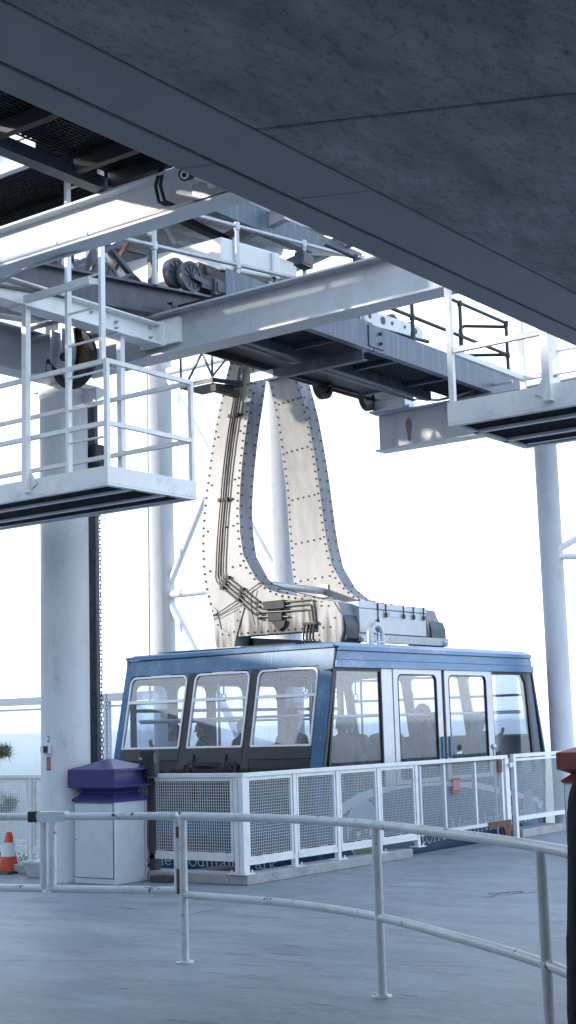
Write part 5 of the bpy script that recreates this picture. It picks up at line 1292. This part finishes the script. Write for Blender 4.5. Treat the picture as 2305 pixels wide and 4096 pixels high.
def basket():
    t = thing('service_basket', 'small open steel service basket clamped to the top of the left hanger arm', 'basket', (15.9, 12.8, 6.5))
    x0, x1, y0, y1, z = 15.72, 16.2, 12.22, 13.36, 6.60
    y0b = 12.76
    mb = MB()
    P = [(15.45, 13.36, z + .05), (15.45, 12.76, z + .05), (15.93, 12.60, z + .05), (15.93, 13.36, z + .05)]
    for a, b in zip(P, P[1:] + P[:1]): mb.bar(a, b, .03, .06); 
    part('rim', mb, [GIRDER], t)
    mb = MB(); mb.prism([(15.47, 13.34), (15.47, 12.78), (15.91, 12.62), (15.91, 13.34)], 'Z', z + .0, z + .012); part('floor', mb, [GRATE], t)
    mb = MB()
    for (a, b) in (((15.45, 13.36, z), (15.45, 13.36, 7.1)), ((15.45, 12.76, z), (15.45, 12.76, 7.1)), ((15.45, 13.25, z + .08), (15.45, 12.95, 7.08)), ((15.45, 12.76, z + .1), (15.45, 12.95, 7.08)), ((15.45, 12.76, z + .1), (15.75, 12.65, 7.08)), ((15.93, 12.60, z), (15.93, 12.60, 7.0))): mb.bar(a, b, .025, .025)
    part('stay', mb, [GIRDER], t)
    mb = MB(); mb.box(15.45, 16.0, 12.7, 12.8, z - .12, z - .02); part('clip', mb, [DARK], t)
basket()

# ------------------------------------------------------------------ people
def capsule_mesh(caps, voxel, name, mats, smooth_it=4):
    bm = bmesh.new()
    def ring(c, a, b, r, n): return [bm.verts.new(c + (a * math.cos(2 * math.pi * k / n) + b * math.sin(2 * math.pi * k / n)) * r) for k in range(n)]
    for (p, q, r0, r1, *sq) in caps:
        p = V3(p); q = V3(q); d = q - p; L = d.length
        d = d.normalized() if L > 1e-5 else V3((0, 0, 1)); u = V3((1, 0, 0)) if abs(d.x) < .9 else V3((0, 1, 0))
        a = d.cross(u).normalized(); b = d.cross(a).normalized(); n = 14
        rings = []
        for k in range(1, 6): th = math.pi / 2 * k / 5.5; rings.append(ring(p - d * r0 * math.cos(th), a, b, r0 * math.sin(th), n))
        for k in range(5, 0, -1): th = math.pi / 2 * k / 5.5; rings.append(ring(q + d * r1 * math.cos(th), a, b, r1 * math.sin(th), n))
        t0 = bm.verts.new(p - d * r0); t1 = bm.verts.new(q + d * r1)
        if sq:   # squash: (axis vector, factor) about the capsule's middle
            ax, f = V3(sq[0][0]).normalized(), sq[0][1]; mid = (p + q) / 2
            for v in [v for rg in rings for v in rg] + [t0, t1]: v.co += ax * ((v.co - mid).dot(ax) * (f - 1))
        for i in range(len(rings) - 1):
            for k in range(n): bm.faces.new((rings[i][k], rings[i][(k + 1) % n], rings[i + 1][(k + 1) % n], rings[i + 1][k]))
        for k in range(n): bm.faces.new((t0, rings[0][(k + 1) % n], rings[0][k])); bm.faces.new((t1, rings[-1][k], rings[-1][(k + 1) % n]))
    bmesh.ops.recalc_face_normals(bm, faces=bm.faces)
    me = bpy.data.meshes.new('tmp'); bm.to_mesh(me); bm.free()
    ob = bpy.data.objects.new('tmp', me); COL.objects.link(ob)
    m = ob.modifiers.new('r', 'REMESH'); m.mode = 'VOXEL'; m.voxel_size = voxel
    s = ob.modifiers.new('s', 'SMOOTH'); s.iterations = smooth_it; s.factor = .5
    dg = bpy.context.evaluated_depsgraph_get(); out = bpy.data.meshes.new_from_object(ob.evaluated_get(dg))
    bpy.data.objects.remove(ob); bpy.data.meshes.remove(me)
    out.name = name
    out.materials.clear()
    for x in mats: out.materials.append(x)
    for p in out.polygons: p.use_smooth = True; p.material_index = 0
    return out
def limb(j, r): return [(j[i], j[i + 1], r[i], r[i + 1]) for i in range(len(j) - 1)]
def hand(w, fwd, side, s=1., curl=.35):
    """palm and five fingers; w wrist, fwd direction of the hand, side towards the thumb"""
    w = V3(w); f = V3(fwd).normalized(); sd = V3(side); sd = (sd - f * sd.dot(f)).normalized(); nrm = f.cross(sd)
    C = [(w, w + f * .085 * s, .026 * s, .034 * s, (nrm, .6))]
    for k, (o, L) in enumerate(((.030, .068), (.010, .078), (-.010, .072), (-.030, .056))):
        b = w + f * .085 * s + sd * o * s; m = b + (f * math.cos(curl * .6) + nrm * math.sin(curl * .6)) * L * .5 * s; e = m + (f * math.cos(curl * 1.8) + nrm * math.sin(curl * 1.8)) * L * .5 * s
        C += [(b, m, .0095 * s, .009 * s), (m, e, .009 * s, .0075 * s)]
    b = w + f * .03 * s + sd * .028 * s; m = b + (f * .6 + sd * .8) * .038 * s; e = m + (f * .9 + sd * .4) * .03 * s
    C += [(b, m, .012 * s, .010 * s), (m, e, .010 * s, .008 * s)]
    return C
def person(label, x, y, z, face, H=1.7, top=0, hair='short', raise_arm=False, lean=0., coat=False, voxel=.011, arm=.27):
    """standing figure facing +x locally, rotated by face (radians)"""
    k = H / 1.75
    def P(a, b, c): return V3((a + max(0, c - .95) * lean, b, c)) * k
    hd = P(.02, 0, 1.61); 
    sh = 1.43
    handL = P(.10, arm, .80); handR = P(.10, -arm, .80)
    elL = P(-.03, arm, 1.12); elR = P(-.03, -arm, 1.12)
    if raise_arm: elR = P(.12, -.26, 1.16); handR = P(.34, -.16, 1.40)
    body = [(P(0, 0, 1.0), P(0, 0, 1.12), .15 * k, .14 * k, ((1, 0, 0), .75)), (P(0, 0, 1.12), P(-.01, 0, 1.34), .135 * k, .165 * k, ((1, 0, 0), .72)),
            (P(-.01, -.13, 1.40), P(-.01, .13, 1.40), .07 * k, .07 * k), (P(-.01, 0, 1.42), P(.01, 0, 1.54), .062 * k, .055 * k),
            (hd + V3((-.012, 0, .02)) * k, hd + V3((.012, 0, .035)) * k, .092 * k, .092 * k, ((0, 1, 0), .84)), (hd + V3((.02, 0, -.05)) * k, hd + V3((.035, 0, -.085)) * k, .062 * k, .040 * k),
            (hd + V3((.09, 0, .012)) * k, hd + V3((.108, 0, -.022)) * k, .011 * k, .015 * k), (hd + V3((.086, -.02, -.062)) * k, hd + V3((.086, .02, -.062)) * k, .010 * k, .010 * k),
            (hd + V3((0, .082, .012)) * k, hd + V3((.002, .084, -.03)) * k, .016 * k, .012 * k), (hd + V3((0, -.082, .012)) * k, hd + V3((.002, -.084, -.03)) * k, .016 * k, .012 * k)]
    for s in (1, -1):
        body += limb([P(0, s * .10, .95), P(.01, s * .11, .52), P(-.02, s * .11, .09)], [.10 * k, .062 * k, .040 * k])
        body += [(P(-.04, s * .11, .045), P(.14, s * .125, .035), .042 * k, .032 * k)]
    body += limb([P(-.01, .19, 1.39), elL, handL], [.058 * k, .044 * k, .030 * k]) + limb([P(-.01, -.19, 1.39), elR, handR], [.058 * k, .044 * k, .030 * k])
    body += hand(handL, handL - elL, V3((1, 0, 0)), k) + hand(handR, handR - elR, V3((1, 0, 0)) if not raise_arm else V3((0, 1, 0)), k)
    o = bpy.data.objects.new('person', capsule_mesh(body, voxel, 'person', [SKIN], 3)); COL.objects.link(o)
    o.location = (x, y, z); o.rotation_euler = (0, 0, face); tag(o, label, 'person', None); WLOC[o] = V3((x, y, z))
    def child(name, caps, m, vx=.013, it=3):
        c = bpy.data.objects.new(name, capsule_mesh(caps, vx, name, [m], it)); COL.objects.link(c); c.parent = o
    # eyes
    e = [(hd + V3((.082, s * .032, .012)) * k, hd + V3((.084, s * .032, .012)) * k, .0105 * k, .0105 * k) for s in (1, -1)]
    child('eyes', e, WINFR, .004, 1)
    g = 1.0
    topc = [(P(0, 0, .98), P(0, 0, 1.12), .168 * k, .158 * k, ((1, 0, 0), .78)), (P(0, 0, 1.12), P(-.01, 0, 1.34), .153 * k, .182 * k, ((1, 0, 0), .76)), (P(-.01, -.14, 1.40), P(-.01, .14, 1.40), .083 * k, .083 * k), (P(-.02, 0, 1.42), P(-.01, 0, 1.49), .075 * k, .068 * k)]
    wf = .93
    topc += limb([P(-.01, .19, 1.395), elL, elL.lerp(handL, wf)], [.075 * k, .058 * k, .045 * k]) + limb([P(-.01, -.19, 1.395), elR, elR.lerp(handR, wf)], [.075 * k, .058 * k, .045 * k])
    if coat: topc += [(P(0, .06, .55), P(0, .04, 1.0), .17 * k, .165 * k), (P(0, -.06, .55), P(0, -.04, 1.0), .17 * k, .165 * k), (P(-.03, 0, 1.47), P(-.02, 0, 1.53), .085 * k, .08 * k)]
    child('jacket', topc, COAT if coat else CLOTHS[top])
    tr = []
    for s in (1, -1): tr += limb([P(0, s * .10, .97), P(.01, s * .11, .52), P(-.02, s * .11, .11)], [.125 * k, .085 * k, .068 * k])
    child('trousers', tr, DENIM)
    if hair == 'hood':
        child('hood', [(hd + V3((-.05, 0, .02)) * k, hd + V3((-.02, 0, .045)) * k, .115 * k, .115 * k), (hd + V3((-.08, 0, -.1)) * k, hd + V3((-.05, 0, -.02)) * k, .09 * k, .1 * k)], CLOTHS[top])
    elif hair == 'long':
        child('hair', [(hd + V3((-.03, 0, .03)) * k, hd + V3((-.005, 0, .05)) * k, .103 * k, .100 * k, ((0, 1, 0), .92)), (hd + V3((-.06, 0, 0)) * k, hd + V3((-.075, 0, -.26)) * k, .09 * k, .085 * k), (hd + V3((-.02, .075, 0)) * k, hd + V3((-.02, .09, -.25)) * k, .04 * k, .035 * k), (hd + V3((-.02, -.075, 0)) * k, hd + V3((-.02, -.09, -.25)) * k, .04 * k, .035 * k)], HAIR)
    else:
        child('hair', [(hd + V3((-.03, 0, .035)) * k, hd + V3((-.008, 0, .052)) * k, .100 * k, .098 * k, ((0, 1, 0), .9)), (hd + V3((-.06, 0, 0)) * k, hd + V3((-.055, 0, -.03)) * k, .07 * k, .06 * k)], HAIR)
    return o
FZ = .10
toCam = lambda x, y: math.atan2(-y, -x)
def left_of(x, y): return toCam(x, y) - R(90)
person('person with long hair holding up one hand at the left end window', 15.25, 13.42, FZ, toCam(15.2, 13.3) - R(40), 1.66, 3, 'long', True)
person('short haired person seen in profile beside the long haired one', 15.35, 12.98, FZ, left_of(15, 13), 1.69, 0)
person('person in dark clothes behind the middle end window', 16.2, 12.95, FZ, toCam(16, 13) + R(60), 1.70, 2)
person('broad shouldered person deep in the cabin behind the middle end window', 16.9, 12.6, FZ, toCam(17, 12.6) + R(150), 1.74, 0)
person('dark standing figure behind the right end window near the corner post', 15.75, 11.75, FZ, toCam(15.7, 11.8) + R(80), 1.80, 2)
person('short person behind the first side window next to the corner post', 16.1, 11.15, FZ, R(60), 1.68, 1)
person('person in grey behind the right half of the first side window', 16.75, 11.45, FZ, R(200), 1.70, 0)
person('person behind the left half of the left door pane', 17.2, 11.15, FZ, R(20), 1.70, 1)
person('tall person in profile behind the right half of the left door pane', 17.95, 10.98, FZ, left_of(18, 11), 1.84, 0)
person('person behind the left half of the right door pane', 18.3, 11.25, FZ, R(120), 1.66, 2)
person('person behind the right half of the right door pane', 18.95, 11.4, FZ, R(30), 1.72, 0)
person('hooded person leaning by the far side window at the right', 19.4, 10.95, FZ, R(-20), 1.68, 1, 'hood', True, .12)
fwd = V3((math.cos(R(36.6)), math.sin(R(36.6)), 0)); rgt = V3((math.sin(R(36.6)), -math.cos(R(36.6)), 0))
q = fwd * 2.2 + rgt * .698
person('person in a dark wool coat cut off by the right edge', q.x, q.y, 0, R(30), 1.90, 2, 'short', False, 0., True, .01, .225)

# ------------------------------------------------------------------ pine and bush beyond the fence
def pine(x, y, z0, h, label):
    t = thing('pine_tree', label, 'tree', (x, y, z0)); mb = MB(); random.seed(11)
    mb.path([(x, y, z0), (x + .05, y, z0 + h * .5), (x, y + .05, z0 + h)], .12, 10, 0, .03)
    tips = []
    for k in range(34):
        zz = z0 + h * random.uniform(.30, 1.0); a = random.uniform(0, 6.28); L = random.uniform(.4, 1.25) * (1.15 - .6 * (zz - z0) / h)
        e = (x + L * math.cos(a), y + L * math.sin(a), zz + L * random.uniform(.15, .5)); mb.path([(x, y, zz), e], .028, 6, 0, .012); tips.append(e)
        for j in range(2):
            f_ = random.uniform(.5, .95); a2 = a + random.choice((-.7, .7)); m_ = (x + L * f_ * math.cos(a), y + L * f_ * math.sin(a), zz + L * f_ * .3)
            e2 = (m_[0] + .3 * math.cos(a2), m_[1] + .3 * math.sin(a2), m_[2] + .16); mb.path([m_, e2], .014, 5, 0, .008); tips.append(e2)
    part('trunk', mb, [BARK], t)
    mb = MB()
    for (a, b, c_) in tips:
        dry = random.random() < .4
        for k in range(120):
            d_ = V3((random.gauss(0, 1), random.gauss(0, 1), random.gauss(.5, 1))).normalized(); s_ = V3((a, b, c_)) + V3((random.uniform(-.12, .12), random.uniform(-.12, .12), random.uniform(-.12, .08)))
            e_ = s_ + d_ * random.uniform(.12, .22); w = d_.cross(V3((random.random(), random.random(), random.random()))).normalized() * .007
            mb.add([s_ - w, s_ + w, e_], [(0, 1, 2)], 1 if dry else 0)
    part('crown', mb, [NEEDLE, NEEDLE2], t)
pine(18.25, 21.3, -3.0, 4.42, 'green and yellowish pine tree top beyond the left mesh fence')
def bush(x, y, z, r, label):
    t = thing('bush', label, 'bush', (x, y, z)); mb = MB(); random.seed(5)
    for k in range(1500):
        d_ = V3((random.gauss(0, 1), random.gauss(0, 1), abs(random.gauss(0, .8)))).normalized(); p = V3((x, y, z)) + d_ * r * random.uniform(.5, 1.) ; a = V3((random.uniform(-1, 1), random.uniform(-1, 1), random.uniform(-1, 1))).normalized(); b = a.cross(d_).normalized()
        mb.add([p - a * .06, p + b * .04, p + a * .06, p - b * .04], [(0, 1, 2, 3)])
    part('leaves', mb, [BUSHG], t)
    mb = MB()
    for k in range(6): a = k * 1.05; mb.path([(x, y, z - .3), (x + r * .5 * math.cos(a), y + r * .5 * math.sin(a), z + r * .5)], .03, 6, 0, .012)
    part('stems', mb, [BARK], t)
bush(46, 50, -4.7, 1.5, 'dark green bush on the granite beyond the left mesh fence')

# ------------------------------------------------------------------ light, sky, camera
w = bpy.data.worlds.new('World'); scn.world = w; w.use_nodes = True
nt = w.node_tree; bg = nt.nodes['Background']; sky = nt.nodes.new('ShaderNodeTexSky'); sky.sky_type = 'NISHITA'; sky.sun_disc = False
EL = R(16); sdir = V3((-.751, .660, 0))
sky.sun_elevation = EL; sky.sun_rotation = math.atan2(sdir.x, sdir.y); sky.air_density = 1.0; sky.dust_density = 2.0; sky.ozone_density = 1.5; sky.altitude = 500
# thin bright haze cloud over the clear sky
tc = nt.nodes.new('ShaderNodeTexCoord'); mp = nt.nodes.new('ShaderNodeMapping'); mp.inputs['Scale'].default_value = (1, 1, 4)
nz = nt.nodes.new('ShaderNodeTexNoise'); nz.inputs['Scale'].default_value = 2.2; nz.inputs['Detail'].default_value = 6
nt.links.new(tc.outputs['Generated'], mp.inputs[0]); nt.links.new(mp.outputs[0], nz.inputs['Vector'])
rp = nt.nodes.new('ShaderNodeMapRange'); rp.inputs[1].default_value = .3; rp.inputs[2].default_value = .7; rp.inputs[3].default_value = .8; rp.inputs[4].default_value = .98
nt.links.new(nz.outputs[0], rp.inputs[0])
mx = nt.nodes.new('ShaderNodeMix'); mx.data_type = 'RGBA'; 
sp = nt.nodes.new('ShaderNodeSeparateXYZ'); nt.links.new(tc.outputs['Generated'], sp.inputs[0])
el = nt.nodes.new('ShaderNodeMapRange'); el.inputs[1].default_value = .05; el.inputs[2].default_value = .75; nt.links.new(sp.outputs[2], el.inputs[0])
gr = nt.nodes.new('ShaderNodeMix'); gr.data_type = 'RGBA'; gr.inputs[6].default_value = (9.5, 10.4, 11.6, 1); gr.inputs[7].default_value = (3.0, 4.5, 6.7, 1)
nt.links.new(el.outputs[0], gr.inputs[0]); nt.links.new(gr.outputs[2], mx.inputs[7])
nt.links.new(rp.outputs[0], mx.inputs[0]); nt.links.new(sky.outputs[0], mx.inputs[6])
nt.links.new(mx.outputs[2], bg.inputs[0]); bg.inputs[1].default_value = .15
ld = bpy.data.lights.new('sun', 'SUN'); ld.energy = 2.05; ld.angle = R(1.0); ld.color = (1, .90, .78)
lo = bpy.data.objects.new('sun', ld); COL.objects.link(lo); lo.location = (-20, 20, 20)
to_sun = V3((sdir.x * math.cos(EL), sdir.y * math.cos(EL), math.sin(EL)))
lo.rotation_euler = to_sun.to_track_quat('Z', 'Y').to_euler()

cd = bpy.data.cameras.new('camera'); cam = bpy.data.objects.new('camera', cd); COL.objects.link(cam); scn.camera = cam
f_px, hy, roll, yaw = 3578., 1831., .030, R(36.6)
cd.sensor_fit = 'VERTICAL'; cd.sensor_height = 36; cd.lens = 36 * f_px / 2576; cd.clip_start = .05; cd.clip_end = 120000
ro = math.atan(roll); th = math.atan((hy - 1288) / f_px * math.cos(ro))
fw = V3((math.cos(yaw), math.sin(yaw), 0)); rt = V3((math.sin(yaw), -math.cos(yaw), 0)); up = V3((0, 0, 1))
Fv = fw * math.cos(th) + up * math.sin(th); Uv = -fw * math.sin(th) + up * math.cos(th)
Rv = rt * math.cos(ro) - Uv * math.sin(ro); U2 = Uv * math.cos(ro) + rt * math.sin(ro)
cam.matrix_world = Matrix(((Rv.x, U2.x, -Fv.x, 0), (Rv.y, U2.y, -Fv.y, 0), (Rv.z, U2.z, -Fv.z, 1.65), (0, 0, 0, 1)))
vs = scn.view_settings; vs.view_transform = 'Standard'; vs.look = 'None'; vs.gamma = 1; vs.use_curve_mapping = False; vs.exposure = .95
scn.cycles.max_bounces = 8; scn.cycles.transparent_max_bounces = 24; scn.cycles.volume_bounces = 4
scn.cycles.use_denoising = True
